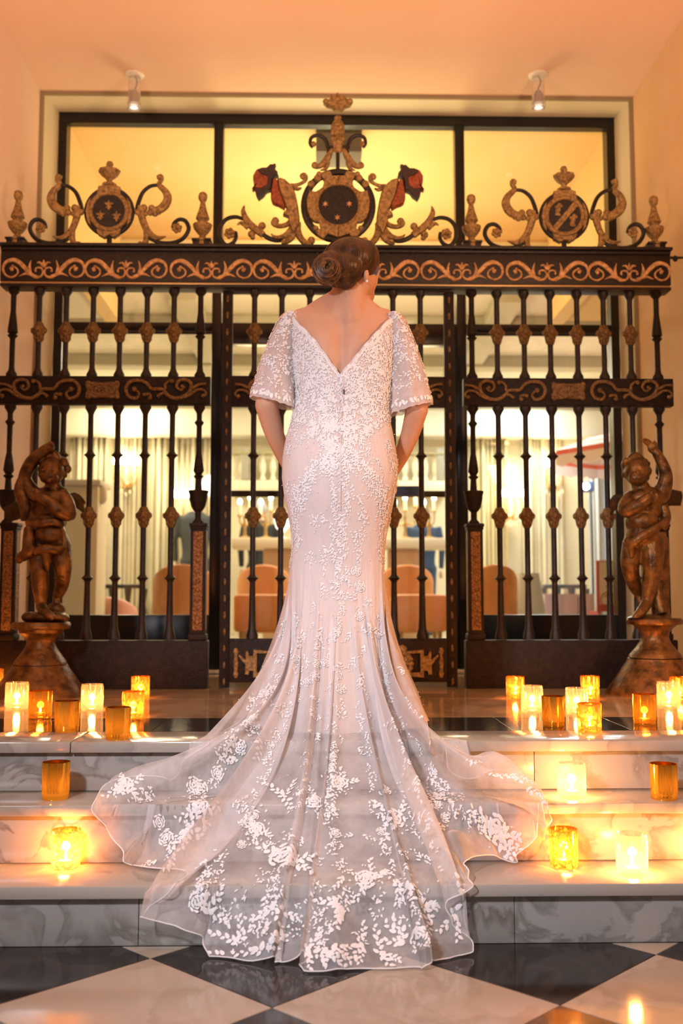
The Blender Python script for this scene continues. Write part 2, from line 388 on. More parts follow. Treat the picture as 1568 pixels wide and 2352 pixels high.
def knot_mesh():
    s = PXM; mb = MB().lathe([(7*s, -24*s), (9*s, -18*s), (12*s, -6*s), (14.5*s, 1*s), (15*s, 6*s), (11*s, 13*s), (9*s, 18*s), (7*s, 22*s)], n=12, rib=4, ribamp=.12)
    for k in range(4):
        a = k*math.pi/2; mb.ball((14*s*math.cos(a), 14*s*math.sin(a), 3*s), 5*s, 5*s, 7*s, 8, 6); mb.ball((9*s*math.cos(a+.7), 9*s*math.sin(a+.7), -14*s), 4*s, 4*s, 6*s, 8, 6)
    return mb.mesh('knot', GOLD_DARK)
def spindle_upper():
    h = zU1-zU0; s = PXM; z = zz(772)-zU0
    return MB().lathe([(R0*2, 0), (R0*2, .012), (R0*1.2, .03), (R0, .05), (R0, z-10*s), (R0*1.9, z-3*s), (R0*1.2, z), (R0*1.9, z+5*s), (R0*1.75, z+14*s), (R0*1.1, z+48*s), (R0, z+52*s), (R0, h-.03), (R0*2, h-.014), (R0*2, h)], n=12).mesh('spindle', IRON_BROWN)
def spindle_lower():
    """end baluster: collar, cup and urn standing on the corner pedestal"""
    s = PXM; zb = zz(1203); h = zL1-zb
    pr = [(13*s, 0), (13*s, 3*s), (7*s, 10*s), (7*s, 26*s), (11*s, 30*s), (16*s, 38*s), (20*s, 55*s), (21*s, 66*s), (23*s, 70*s), (23*s, 74*s), (8*s, 76*s)]
    zc = zz(1095)-zb
    pr += [(6.5*s, zc-6*s), (12*s, zc), (7*s, zc+4*s), (12*s, zc+12*s), (10*s, zc+30*s), (7*s, zc+48*s), (6*s, zc+52*s)]
    zd = zz(972)-zb
    pr += [(6*s, zd-8*s), (11*s, zd), (6*s, zd+6*s), (6*s, h-18*s), (9*s, h-12*s), (13*s, h-6*s), (13*s, h)]
    return MB().lathe(pr, n=14).mesh('urn_spindle', IRON_BROWN)
ME_BU, ME_BL, ME_KN, ME_SU, ME_SL = bar_upper(), bar_lower(), knot_mesh(), spindle_upper(), spindle_lower()
def place_bar(root, px, kind, lower=True):
    X = gp(px, 770).x
    if kind == 'bar':
        u = link('bar', ME_BU, root, (X, YG, zU0)); link('knot', ME_KN, u, (0, 0, zz(766)-zU0))
        if lower:
            l = link('bar', ME_BL, root, (X, YG, zL0)); link('knot', ME_KN, l, (0, 0, zz(1188)-zL0))
    else:
        link('spindle', ME_SU, root, (X, YG, zU0)); link('spindle', ME_SL, root, (X, YG, zz(1203)))

# ---- ornament curves of the middle rail, traced relative to its cartouche
RA = [(1000,150),(1030,180),(1010,215),(955,200),(935,145),(965,95),(1030,85),(1085,105),(1120,145),(1200,150),(1235,190),(1290,215),(1350,205),(1400,165),(1410,110),(1370,80),(1320,90),(1305,130),(1335,155),(1365,130)]
RB = [[(1350,210),(1400,190),(1450,155),(1500,155),(1520,185),(1490,205)],[(1420,140),(1470,115),(1520,110)],[(1220,150),(1225,110),(1260,85),(1280,100)],[(1060,190),(1110,185),(1115,220)],[(1165,205),(1200,180),(1250,190)]]
def rail_scroll(cx, cy, sgn):
    f = lambda pts: [(cx+sgn*(x-765)/3.2, cy+(y-155)/3.2) for x, y in pts]
    mb = MB(); rib(mb, f(RA), [2.2, 4, 4.5, 4, 4, 4.5, 4.5, 4, 3.6, 2.6], .008, -.034)
    for q in RB: rib(mb, f(q), [4, 3.5, 2.5, 3.5], .007, -.034)
    knob(mb, *f([(995, 150)])[0], 6, -.036, .008); knob(mb, *f([(1345, 128)])[0], 4, -.036, .007); knob(mb, *f([(1110, 212)])[0], 5, -.036, .007); knob(mb, *f([(1270, 92)])[0], 5, -.036, .007); knob(mb, *f([(1498, 198)])[0], 5, -.036, .007)
    return mb
def cartouche(cx, cy, w=44, h=20):
    pl = []
    for k in range(40):
        a = 2*math.pi*k/40; c, s_ = math.cos(a), math.sin(a)
        r = 1+.16*math.cos(4*a+math.pi)*1.0
        pl.append((cx+w*.86*r*c*(1+.12*abs(c)), cy-h*1.0*r*s_))
    mb = MB().prism(ppoly(pl), YG-.042, YG-.03, .004)
    c = crom([gp(cx+26*math.cos(a), cy-13*math.sin(a), -.043) for a in np.linspace(0, 2*math.pi, 13)[:-1]], 3, True); mb.tube(c+[c[0]], 2.2*PXM, 6)
    for k in range(4): knob(mb, cx+(-33, 33, -33, 33)[k], cy+(-15, -15, 15, 15)[k], 6.5, -.036, .009)
    for k in range(5): knob(mb, cx-16+k*8, cy+(k % 2)*3-1, 4, -.042, .006)
    return mb
# ---- pedestal post under an end spindle
RELIEF = mat('relief_gilding', (.10, .05, .018), .5, .45, (.40, .2, .07), 120, bump=.9, bscale=90)
def corner_post(root, px, full=True):
    X = gp(px, 1330).x; s = PXM; z1, z0 = zz(1203), zz(1470)
    po = MB().box(X-17*s, X+17*s, YG-17*s, YG+17*s, z0, z1-12*s, .003)
    po.box(X-20*s, X+20*s, YG-20*s, YG+20*s, z1-8*s, z1, .004).box(X-18.5*s, X+18.5*s, YG-18.5*s, YG+18.5*s, z1-14*s, z1-8*s, .003)
    po.box(X-20*s, X+20*s, YG-20*s, YG+20*s, z0, z0+14*s, .006)
    po = po.build('corner_post', IRON_BROWN, root)
    pm = MB().box(X-10.5*s, X+10.5*s, YG-18.2*s, YG-16.8*s, zz(1447), zz(1222), .001)
    rnd = random.Random(3)
    cz = [(1236, 8, 10), (1255, 6, 8), (1275, 8, 9), (1290, 6, 6), (1312, 9, 7), (1335, 6, 9), (1355, 8, 6), (1375, 9, 12), (1400, 6, 6), (1425, 9, 14)]
    for y, w, h in cz:
        pm.ball((X, YG-17.8*s, zz(y)), w*s*.75, 3.2*s, h*s*.75, 10, 7)
        for sg in (-1, 1): pm.ball((X+sg*w*s*.8, YG-17.6*s, zz(y+rnd.uniform(-5, 5))), 3.2*s, 2.2*s, 4.5*s, 8, 6)
    pm.build('relief_panel', RELIEF, po)
    for sg in (-1, 1):   # the same carved panel on the sides
        MB().box(X+sg*17*s-.001, X+sg*17*s+.001, YG-10*s, YG+10*s, zz(1447), zz(1222)).build('relief_panel', RELIEF, po, smooth=False)
def side_panel(label, xs, rail, cart, plate, posts):
    x0, x1 = gp(rail[0], 900).x, gp(rail[1], 900).x
    root = thing('gate_side_panel', label, 'gate', ((x0+x1)/2, YG, 0))
    root.location = (0, 0, 0)
    rl = MB().box(x0, x1, YG-.028, YG+.028, zz(932), zz(869), .003).build('rail', IRON_BROWN, root)
    for sg in (-1, 1): rail_scroll(cart[0], cart[1], sg).build('scroll', GOLD_DARK, rl)
    cartouche(*cart).build('cartouche', GOLD_DARK, rl)
    for i, x in enumerate(xs): place_bar(root, x, 'end' if i in (0, len(xs)-1) else 'bar')
    pl = MB().box(gp(plate[0], 1520).x, gp(plate[1], 1520).x, YG-.04, YG+.04, 0.0, zz(1470), .006)
    pl.build('base_plate', IRON_BROWN, root)
    for p in posts: corner_post(root, p)
    return root
gl = side_panel('left fixed panel of the black iron gate behind the cherub with arm overhead', [29, 89, 151, 213, 275, 337, 399, 460], (-22, 484), (239, 899), (-14, 478), (22, 456))
gr = side_panel('right fixed panel of the black iron gate beside the red and white parasol', [1083, 1141, 1203, 1263, 1325, 1386, 1447, 1508], (1063, 1542), (1301, 902), (1068, 1552), (1090, 1516))
# ---- middle leaf
gc = thing('gate_leaf', 'middle leaf of the black iron gate with riveted stiles, behind the bride', 'gate')
stile_me = {}
for (a, b) in ((508, 531), (1022, 1045)):
    x0, x1 = gp(a, 1100).x, gp(b, 1100).x
    st = MB().box(x0, x1, YG-.02, YG+.02, .004, zz(671), .003).build('stile', IRON_BROWN, gc)
    n = 24
    for k in range(n):
        py = 690+k*(1565-690)/(n-1)
        MB().ball(((x0+x1)/2, YG-.02, zz(py)), .0065, .005, .019, 8, 6).build('rivet', GOLD_DARK, st)
xa_, xb_ = gp(531, 1100).x, gp(1022, 1100).x
rl = MB().box(xa_, xb_, YG-.02, YG+.02, zz(935), zz(866), .003).build('rail', IRON_BROWN, gc)
for sg in (-1, 1): rail_scroll(777, 900, sg).build('scroll', GOLD_DARK, rl)
cartouche(777, 900).build('cartouche', GOLD_DARK, rl)
for x in (584, 647, 711, 775, 839, 902, 965): place_bar(gc, x, 'bar')
MB().box(xa_, xb_, YG-.018, YG+.018, zz(676), zz(669), .002).build('top_rail', IRON, gc)
lp = MB().box(xa_, xb_, YG-.02, YG+.02, .03, zz(1466), .003).build('lower_panel', IRON_BROWN, gc)
def low(sg):
    c = 777; f = lambda pts: [(c+sg*(x-c), y) for x, y in pts]
    mb = MB()
    mb.prism(ppoly(f([(932, 1495), (971, 1491), (972, 1506), (980, 1506), (984, 1494), (989, 1496), (989, 1515), (1003, 1502), (1006, 1506), (990, 1526), (991, 1548), (982, 1549), (980, 1540), (972, 1540), (972, 1556), (930, 1552), (930, 1544), (963, 1543), (963, 1500), (932, 1501)])), YG-.034, YG-.02, .002)
    mb.lathe([(3*PXM, 0), (6*PXM, 8*PXM), (3.5*PXM, 18*PXM), (6*PXM, 34*PXM), (3*PXM, 50*PXM), (6.5*PXM, 58*PXM), (3*PXM, 66*PXM)], (gp(777+sg*(1012-777), 1556).x, YG-.022, gp(777, 1556).z), n=10, sy=.5)
    return mb
for sg in (-1, 1):
    low(sg).build('strapwork', GOLD, lp)
    md = MB(); cx = 777+sg*(922-777)
    for k in range(16):
        a = 2*math.pi*k/16; knob(md, cx+20*math.cos(a), 1524-24*math.sin(a), 7, -.026, .009)
    for k in range(8):
        a = 2*math.pi*k/8; knob(md, cx+10*math.cos(a), 1524-13*math.sin(a), 6.5, -.03, .009)
    knob(md, cx, 1524, 6, -.034, .01); knob(md, cx, 1492, 11, -.026, .01)
    md.build('medallion', GOLD, lp)

# ---- overthrow: the deep beam and its crests
ov = thing('gate_overthrow', 'black iron beam over the gate with gilded scroll frieze and three crests', 'gate beam')
bx0, bx1 = gp(8, 620).x, gp(1532, 620).x
b = MB().box(bx0, bx1, YG-.05, YG+.05, zz(657), zz(580), .004).box(bx0-.006, bx1+.006, YG-.075, YG+.075, zz(580), zz(573), .004).box(bx0, bx1, YG-.062, YG+.062, zz(588), zz(580), .006)
b.box(bx0, bx1, YG-.05, YG+.05, zz(668), zz(662), .002)
beam = b.build('beam', IRON, ov)
MB().box(bx0+.004, bx1-.004, YG-.044, YG+.044, zz(662), zz(657), .001).build('lower_moulding', mat('pale_brass', (.5, .36, .17), .35, .7), beam)
VA = [(425,195),(440,165),(490,165),(512,210),(490,255),(430,265),(360,220),(300,150),(230,90),(160,75),(90,110),(68,180),(100,245),(165,266),(225,232),(228,182),(185,150),(140,170)]
VL = [[(370,225),(362,150),(380,78)],[(435,264),(340,224),(248,255)]]
for cx in (107, 294, 488, 676, 866, 1057, 1251, 1437):
    cy0 = 590+(cx-107)*.0055; mb = MB()
    for sg in (-1, 1):
        f = lambda pts: [(cx+sg*(520-x)/4.9, cy0+y/4.9) for x, y in pts]
        rib(mb, f(VA), [1.6, 2.4, 2.6, 3, 4.2, 5.6, 5.4, 4, 2.8, 2.4, 2.4, 2.2, 2.2], .008, -.053, 4)
        rib(mb, f(VL[0]), [5, 3.5, .8], .006, -.053); rib(mb, f(VL[1]), [5, 4, .8], .006, -.053)
        knob(mb, *f([(165, 180)])[0], 4.6, -.055, .008); knob(mb, *f([(175, 145)])[0], 3.4, -.055, .007); knob(mb, *f([(432, 198)])[0], 3, -.055, .007)
        rib(mb, f([(515, 150), (480, 105), (445, 108)]), [3, 3, 1.2], .007, -.053)
    rib(mb, [(cx, cy0+160/4.9), (cx, cy0+72/4.9)], [2, 4, .8], .008, -.053)
    mb.build('frieze_scroll', GOLD_LIGHT, beam)
# wall fixings at the right end
for (x, y) in ((1548, 592),):
    MB().tube([gp(1532, y), gp(1568, y)], [.008, .006], 8).ball(gp(1550, y+2), .014, .012, .016).build('wall_fixing', IRON, ov)
# finials
def finial_mesh():
    s = PXM; pr = [(20*s, 0), (20*s, 14*s), (23*s, 15*s), (23*s, 19*s), (14*s, 20*s), (9*s, 26*s), (7*s, 32*s), (13*s, 38*s), (20*s, 48*s), (22*s, 56*s), (22*s, 58*s), (8*s, 60*s), (9*s, 64*s), (16*s, 72*s), (15*s, 76*s), (9*s, 94*s), (5.5*s, 112*s), (9*s, 116*s), (11*s, 124*s), (9*s, 132*s), (3*s, 136*s)]
    return MB().lathe(pr, n=16)
fm = MB().lathe([(20*PXM, 0), (20*PXM, 14*PXM), (23*PXM, 15*PXM), (23*PXM, 19*PXM), (12*PXM, 19.5*PXM)], n=4).mesh('finial_block', IRON)
fin = finial_mesh().mesh('finial', GOLD)
for x in (38, 464, 1083, 1504):
    q = gp(x, 600); o = link('finial', fin, ov, (q.x, YG, zz(573)-2*PXM)); MB().box(-19*PXM, 19*PXM, -19*PXM, 19*PXM, 0, 16*PXM, .002).box(-22*PXM, 22*PXM, -22*PXM, 22*PXM, 15*PXM, 19*PXM, .002).build('finial_block', IRON, o)
# ---- side crests, traced from the left one (centre 251, 487)
def ring(mb, cx, cy, r, w, th, dy=0., n=40):
    c = [gp(cx+r*math.cos(a), cy-r*math.sin(a), dy) for a in np.linspace(0, 2*math.pi, n+1)]; mb.tube(c, w*PXM, 8, flat=th, cap=False); return mb
def disc(mb, cx, cy, r, dy0, dy1, n=36): return mb.prism(ppoly([(cx+r*math.cos(2*math.pi*k/n), cy-r*math.sin(2*math.pi*k/n)) for k in range(n)]), YG+dy0, YG+dy1, .003)
def side_crest(cx, cy, charge):
    f = lambda pts: [(cx+x-251, cy+y-487) for x, y in pts]
    cr = ring(MB(), cx, cy, 52, 6.5, .014).build('crest', IRON, ov)
    disc(MB(), cx, cy, 40, -.012, .008).build('field', IRON, cr)
    g = ring(MB(), cx, cy, 42, 6, .014, -.01)
    g.prism(ppoly(f([(222, 458), (226, 430), (236, 427), (238, 424), (264, 424), (266, 427), (277, 431), (280, 458), (265, 447), (251, 444), (237, 447)])), YG-.02, YG+.008, .004)
    g.prism(ppoly(f([(222, 527), (237, 531), (251, 533), (266, 531), (280, 527), (276, 540), (262, 549), (252, 543), (240, 549), (226, 541)])), YG-.02, YG+.008, .004)
    for sg in (-1, 1): g.prism(ppoly([(cx+sg*40, cy-32), (cx+sg*50, cy-20), (cx+sg*54, cy), (cx+sg*50, cy+24), (cx+sg*40, cy+34), (cx+sg*46, cy)]), YG-.016, YG+.006, .003)
    g.build('crest_frame', GOLD, cr)
    s = PXM; q = gp(cx, cy-62)
    MB().lathe([(16*s, -3*s), (16*s, 2*s), (7*s, 5*s), (6*s, 10*s), (8*s, 14*s), (16*s, 20*s), (24*s, 30*s), (25*s, 34*s), (18*s, 35*s), (8*s, 39*s), (4*s, 41*s), (7*s, 45*s), (8.5*s, 49*s), (6*s, 55*s), (1*s, 57*s)], q, n=16, rib=8, ribamp=.04).build('crest_urn', GOLD, cr)
    st = MB()
    rib(st, [(cx, cy+56), (cx, cy+86)], 6, .012); st.build('crest_stem', IRON, cr)
    for sg in (-1, 1):
        h = (lambda pts: f(pts)) if sg < 0 else (lambda pts: mir(f(pts), cx))
        bl = MB(); rib(bl, h([(188, 482), (184, 465), (174, 442), (157, 428), (138, 425)]), [5, 5, 4.5, 4], .012)
        rib(bl, h([(158, 548), (135, 557), (107, 558), (82, 548), (69, 527), (75, 509), (89, 504), (102, 512), (106, 524)]), [4, 5, 5, 5, 5, 4.5, 3.5], .012)
        rib(bl, h([(105, 558), (104, 572)]), 5, .012); bl.build('scroll_arm', IRON, cr)
        go = MB(); rib(go, h([(141, 408), (133, 404), (131, 413), (137, 424), (122, 440), (117, 456), (124, 472), (137, 482), (152, 485)]), [4, 5, 5, 6, 8, 10, 11, 10, 9], .018)
        for (x, y, r) in ((136, 408, 6.5), (154, 478, 8), (157, 488, 8), (146, 490, 8), (138, 487, 7)): knob(go, *h([(x, y)])[0], r)
        rib(go, h([(178, 474), (178, 490), (171, 515), (160, 535), (143, 547), (121, 543)]), [9, 9, 8, 8, 7, 1], .016)
        rib(go, h([(166, 525), (166, 548), (171, 560), (182, 562)]), [7, 7, 7, 6], .016)
        for (x, y, r) in ((172, 478, 9), (186, 487, 8), (168, 491, 6), (180, 562, 8)): knob(go, *h([(x, y)])[0], r)
        go.build('acanthus_leaf', GOLD, cr); rosette('rosette', *h([(95, 526)])[0], 12, GOLD, cr)
    ch = MB()
    if charge == 'lily':
        for (x, y) in ((251, 474), (232, 498), (269, 500)):
            x += cx-251; y += cy-487
            rib(ch, [(x, y+11), (x, y-12)], [2, 4.5, .8], .006, -.014); rib(ch, [(x-1, y+4), (x-5, y-4), (x-10, y-3)], [2.5, 3, 1.5], .005, -.014); rib(ch, [(x+1, y+4), (x+5, y-4), (x+10, y-3)], [2.5, 3, 1.5], .005, -.014); rib(ch, [(x-7, y+4), (x+7, y+4)], 2, .005, -.014)
    else:
        ch.prism(ppoly([(cx-28, cy+26), (cx+20, cy-32), (cx+30, cy-22), (cx-18, cy+34)]), YG-.018, YG-.01, .001)
        for (x, y) in ((cx-15, cy-14), (cx+19, cy+11)):
            rib(ch, [(x-4, y+14), (x, y), (x+3, y-14)], [4, 6, 3.5], .006, -.014); rib(ch, [(x-8, y-6), (x+9, y-9)], 3, .005, -.014); rib(ch, [(x-7, y+9), (x+5, y+12)], 3, .005, -.014)
    ch.build('charge', GOLD, cr)
side_crest(251, 487, 'lily'); side_crest(1295, 498, 'bend')
# ---- centre crest
CX, CY = 776.5, 473
cr = ring(MB(), CX, CY, 78, 8.5, .018).build('crest', IRON, ov)
disc(MB(), CX, CY, 50, -.012, .01).build('field', IRON, cr)
z2 = lambda pts: zs(pts, 2.6133, 480, 180)
g = ring(MB(), CX, CY, 50, 5.5, .016, -.01, 48)
for sg in (-1, 1):
    h = (lambda pts: z2(pts)) if sg < 0 else (lambda pts: mir(z2(pts), CX))
    g.prism(ppoly(h([(776, 592), (740, 590), (726, 560), (690, 567), (668, 585), (690, 625), (680, 660), (640, 685), (600, 680), (583, 740), (588, 800), (605, 845), (632, 868), (660, 872), (668, 905), (636, 925), (655, 955), (690, 972), (712, 942), (745, 955), (776, 962), (776, 905), (735, 890), (685, 855), (655, 800), (650, 755), (665, 700), (705, 665), (745, 652), (776, 650)])), YG-.022, YG+.006, .004)
    for (x, y, r) in ((612, 640, 9), (650, 605, 9), (640, 905, 7), (660, 582, 7)): knob(g, *h([(x, y)])[0], r, -.012, .014)
g.build('crest_frame', GOLD, cr)
for (zx, zy) in ((697, 762), (840, 762), (769, 842)):
    x, y = z2([(zx, zy)])[0]
    MB().prism(ppoly([(x+(8 if k % 2 == 0 else 3.2)*math.sin(k*math.pi/6), y-(8 if k % 2 == 0 else 3.2)*math.cos(k*math.pi/6)) for k in range(12)]), YG-.02, YG-.012, .001).build('star_charge', GOLD_LIGHT, cr)
sm = MB(); rib(sm, z2([(772, 555), (772, 410)]), 4.5, .012); rib(sm, z2([(700, 413), (845, 413)]), 4, .014)
for sg in (-1, 1):
    h = (lambda pts: z2(pts)) if sg < 0 else (lambda pts: mir(z2(pts), 775.5))
    rib(sm, h([(738, 412), (712, 455), (715, 420), (695, 365), (655, 343), (615, 355), (606, 392), (620, 415)]), [3, 3, 5, 5, 4.5, 4, 3.4], .014)
sm.build('crest_stem', IRON, cr)
fg = MB()
for sg in (-1, 1):
    h = (lambda pts: z2(pts)) if sg < 0 else (lambda pts: mir(z2(pts), 775.5))
    rib(fg, h([(738, 425), (715, 470), (690, 508), (655, 530), (625, 528), (628, 510)]), [4, 8, 8.5, 6, 4.5, 3.5], .016); rib(fg, h([(712, 500), (700, 540), (665, 553)]), [6, 5, 1], .012); knob(fg, *h([(634, 517)])[0], 6.5)
    knob(fg, *h([(625, 395)])[0], 7)
s = PXM; q = P(775.5, 340, YG)
fg.lathe([(5*s, -14*s), (10*s, -6*s), (13*s, 4*s), (16*s, 14*s), (13*s, 24*s), (16*s, 36*s), (16*s, 52*s), (11*s, 64*s), (7*s, 68*s), (9*s, 73*s), (7*s, 77*s)], q, n=16, sy=.7)
for k in range(3):
    for j in range(5): fg.ball((q.x+(j-2)*6*s, q.y-9*s, q.z+(18+k*14)*s), 3.8*s, 4*s, 6*s, 8, 6)
fg.prism(ppoly(z2([(755, 195), (735, 175), (705, 168), (686, 148), (692, 128), (715, 130), (728, 118), (728, 98), (752, 108), (771, 88), (792, 108), (816, 98), (818, 118), (832, 130), (852, 126), (860, 146), (845, 166), (815, 175), (795, 195)])), YG-.018, YG+.018, .005)
for (x, y) in ((700, 147), (846, 147), (771, 135)): knob(fg, *z2([(x, y)])[0], 7, -.014)
fg.build('pineapple_finial', GOLD, cr)
z7 = lambda pts: zs(pts, 7.127, 560, 360)
HAIRB = mat('black_beard_paint', (.012, .006, .006), .5, 0, (.04, .02, .018), 120, bump=.6, bscale=150)
for sg in (-1, 1):
    dz = 0 if sg < 0 else 1.5
    h = (lambda pts: z7(pts)) if sg < 0 else (lambda pts: [(x, y+dz) for x, y in mir(z7(pts), CX-.5)])
    hm = MB().prism(ppoly(h([(545, 380), (600, 362), (670, 385), (735, 440), (800, 500), (840, 600), (870, 720), (895, 860), (912, 1000), (915, 1130), (860, 1210), (810, 1290), (760, 1180), (730, 1080), (720, 1000), (640, 970), (650, 920), (700, 880), (670, 800), (620, 680), (580, 560)])), YG-.028, YG+.012, .006)
    rib(hm, h([(760, 470), (850, 465), (930, 440), (1000, 390), (1015, 330), (985, 290), (945, 300)]), [5, 4.5, 4.5, 5, 5, 5, 4.5], .016); knob(hm, *h([(965, 320)])[0], 8)
    rib(hm, h([(820, 500), (880, 530), (945, 510)]), [6, 5, 2], .012)
    rib(hm, h([(880, 1080), (880, 1200), (920, 1320), (1000, 1410), (1080, 1415), (1130, 1370)]), [8, 8, 8, 7.5, 7, 6], .018); knob(hm, *h([(1105, 1365)])[0], 8.5)
    rib(hm, h([(800, 1030), (720, 1100), (620, 1135), (530, 1125), (480, 1085), (500, 1035)]), [8, 6.5, 6, 6, 6, 5.5], .016); knob(hm, *h([(515, 1050)])[0], 9)
    rib(hm, h([(850, 1060), (790, 1180), (700, 1280), (600, 1320), (510, 1315), (440, 1260)]), [9, 9, 8, 6, 4.5, 1], .016); rib(hm, h([(830, 1200), (780, 1320), (700, 1390), (610, 1400)]), [8, 8, 6, 4], .014)
    hm = hm.build('herm_figure', GOLD, cr)
    MB().prism(ppoly(h([(470, 385), (525, 370), (560, 420), (590, 560), (640, 690), (680, 800), (665, 875), (610, 840), (565, 815), (510, 800), (465, 770), (440, 690), (440, 560)])), YG-.022, YG+.012, .006).build('torso', REDPAINT, hm)
    hd = MB().prism(ppoly(h([(152, 320), (205, 230), (290, 195), (400, 240), (430, 400), (400, 500), (300, 560), (185, 550), (140, 568), (138, 552), (168, 480), (152, 400)])), YG-.026, YG+.014, .007)
    hd.ball(gp(*h([(270, 420)])[0], -.02), 12*PXM, .014, 14*PXM)
    hd = hd.build('head', REDPAINT, hm)
    MB().prism(ppoly(h([(215, 245), (300, 205), (370, 205), (430, 150), (470, 152), (525, 145), (500, 210), (555, 265), (525, 285), (570, 325), (500, 350), (470, 400), (455, 560), (370, 592), (325, 655), (240, 715), (198, 640), (180, 548), (300, 548), (380, 470), (385, 360), (280, 330)])), YG-.032, YG+.016, .005).build('beard', HAIRB, hd)
    ba = MB(); rib(ba, h([(640, 1370), (520, 1370), (400, 1330), (310, 1270)]), [3.5, 5.5, 6, 5], .012); ba.build('scroll_link', IRON, cr); bl = MB()
    hz = (lambda pts: z2(pts)) if sg < 0 else (lambda pts: [(x, y+dz) for x, y in mir(z2(pts), CX-.5)])
    rib(bl, hz([(205, 845), (160, 832), (105, 845), (70, 890), (68, 955), (100, 1000), (140, 990), (162, 955), (160, 920)]), [4, 5, 5, 5, 5, 5, 4.5, 3.5], .012)
    rib(bl, hz([(108, 1000), (108, 1032)]), 5, .012); bl.build('scroll_arm', IRON, cr)
    ac = MB(); rib(ac, hz([(212, 762), (205, 800), (225, 850), (260, 890), (300, 920), (325, 940)]), [1, 6, 8, 9, 9, 8], .016); rib(ac, hz([(168, 880), (195, 868), (235, 895)]), [1, 5, 7], .012)
    for (x, y, r) in ((318, 885, 9), (255, 935, 9), (300, 915, 10), (262, 955, 6)): knob(ac, *hz([(x, y)])[0], r)
    ac.build('acanthus_leaf', GOLD, cr); rosette('rosette', *hz([(125, 935)])[0], 13, GOLD, cr)
# ================================================================ BEHIND THE GLASS: VESTIBULE AND LOUNGE
YEL = mat('yellow_plaster', (.88, .60, .25), .7, 0, (.90, .65, .32), 1.5)
LCREAM = mat('lounge_cream', (.84, .74, .50), .7, 0, (.86, .77, .55), 1.5)
LWHITE = mat('lounge_ceiling_white', (.82, .76, .60), .7)
LOR = mat('lounge_orange_wall', (.85, .56, .22), .7)
BEAMM = mat('beam_paint', (.60, .55, .40), .7)
CURT = mat('cream_curtain', (.80, .72, .52), .8, 0, (.72, .63, .43), 2.)
CURTB = mat('pale_blue_curtain', (.74, .76, .76), .8)
ORL = mat('orange_leather', (.86, .34, .10), .45, 0, (.9, .40, .14), 5.)
LFLOOR = marble('lounge_floor_marble', (.62, .5, .34), (.4, .3, .18), .12, 2., .3)
DARKG = mat('dark_green_wood', (.03, .04, .035), .4)
SUIT = mat('charcoal_suit', (.05, .06, .062), .8); NAVY = mat('navy_suit', (.03, .06, .13), .8); BLACKC = mat('black_suit', (.012, .014, .014), .8)
SKIN_BG = mat('guest_skin', (.65, .38, .26), .5); GREYH = mat('grey_hair', (.42, .42, .46), .7)
BRASS = mat('brass', (.55, .35, .12), .35, .8); WAX = mat('ivory_candle', (.85, .70, .48), .5)
BULB = mat('warm_bulb', (1, .9, .7), .3, emit=(1.0, .86, .62), estr=24)
BULBW = mat('cool_bulb', (1, 1, 1), .3, emit=(.8, .93, 1.0), estr=30)
ZL, YB = 3.05, 12.4
VX0, VX1 = -1.66, 1.90
struct(MB().box(-4.2, 4.2, YF+.12, YB+.6, -.05, -.002).build('floor_lounge', LFLOOR, smooth=False))
struct(MB().box(VX0-.3, VX1+.3, YF+.1, 8.1, 3.55, 3.65).build('ceiling_vestibule', YEL, smooth=False))
struct(MB().box(VX0-.12, VX0, YF+.1, 8.1, 2.72, 3.55).build('wall_vestibule_left', YEL, smooth=False))
struct(MB().box(VX1, VX1+.12, YF+.1, 8.1, 2.72, 3.55).build('wall_vestibule_right', YEL, smooth=False))
hdw = struct(MB().box(VX0-2.4, VX1+2.2, 8.1, 8.2, ZL, 3.55).build('wall_header', YEL, smooth=False))
MB().box(VX0-.02, VX1+.02, 8.06, 8.1, ZL, 3.41, .004).build('header_board', LCREAM, hdw)
struct(MB().box(-4.2, 4.2, 8.1, YB+.6, ZL, ZL+.1).build('ceiling_lounge', LWHITE, smooth=False))
struct(MB().box(-4.2, VX0-.12, YF+.1, 8.1, ZL-.3, ZL-.2).build('ceiling_alcove_left', LWHITE, smooth=False))
struct(MB().box(VX1+.12, 4.2, YF+.1, 8.1, ZL-.3, ZL-.2).build('ceiling_alcove_right', LOR, smooth=False))
struct(MB().box(-4.3, -4.2, YF+.1, YB+.6, 0, ZL+.1).build('wall_lounge_left', LCREAM, smooth=False))
struct(MB().box(4.2, 4.3, YF+.1, YB+.6, 0, ZL+.1).build('wall_lounge_right', LOR, smooth=False))
bw = struct(MB().box(-4.2, 4.2, YB, YB+.1, 0, ZL).build('wall_lounge_back', LCREAM, smooth=False))
MB().box(-4.15, 4.15, YB-.35, YB, P(784, 1000, YB-.35).z, P(784, 940, YB-.35).z, .01).build('pelmet', LWHITE, bw)
def trimbeam(name, x0, x1, y0, y1, z0): return struct(MB().box(x0, x1, y0, y1, z0, ZL-.001, .01).build(name, BEAMM, smooth=False))
trimbeam('trim_3', -4.1, 4.1, 9.0, 9.22, ZL-.13); trimbeam('trim_4', -4.1, 4.1, 10.5, 10.72, ZL-.13)
trimbeam('trim_5', -1.3, -1.05, 8.25, 12.0, ZL-.10); trimbeam('trim_6', 1.5, 1.74, 8.25, 12.0, ZL-.10)
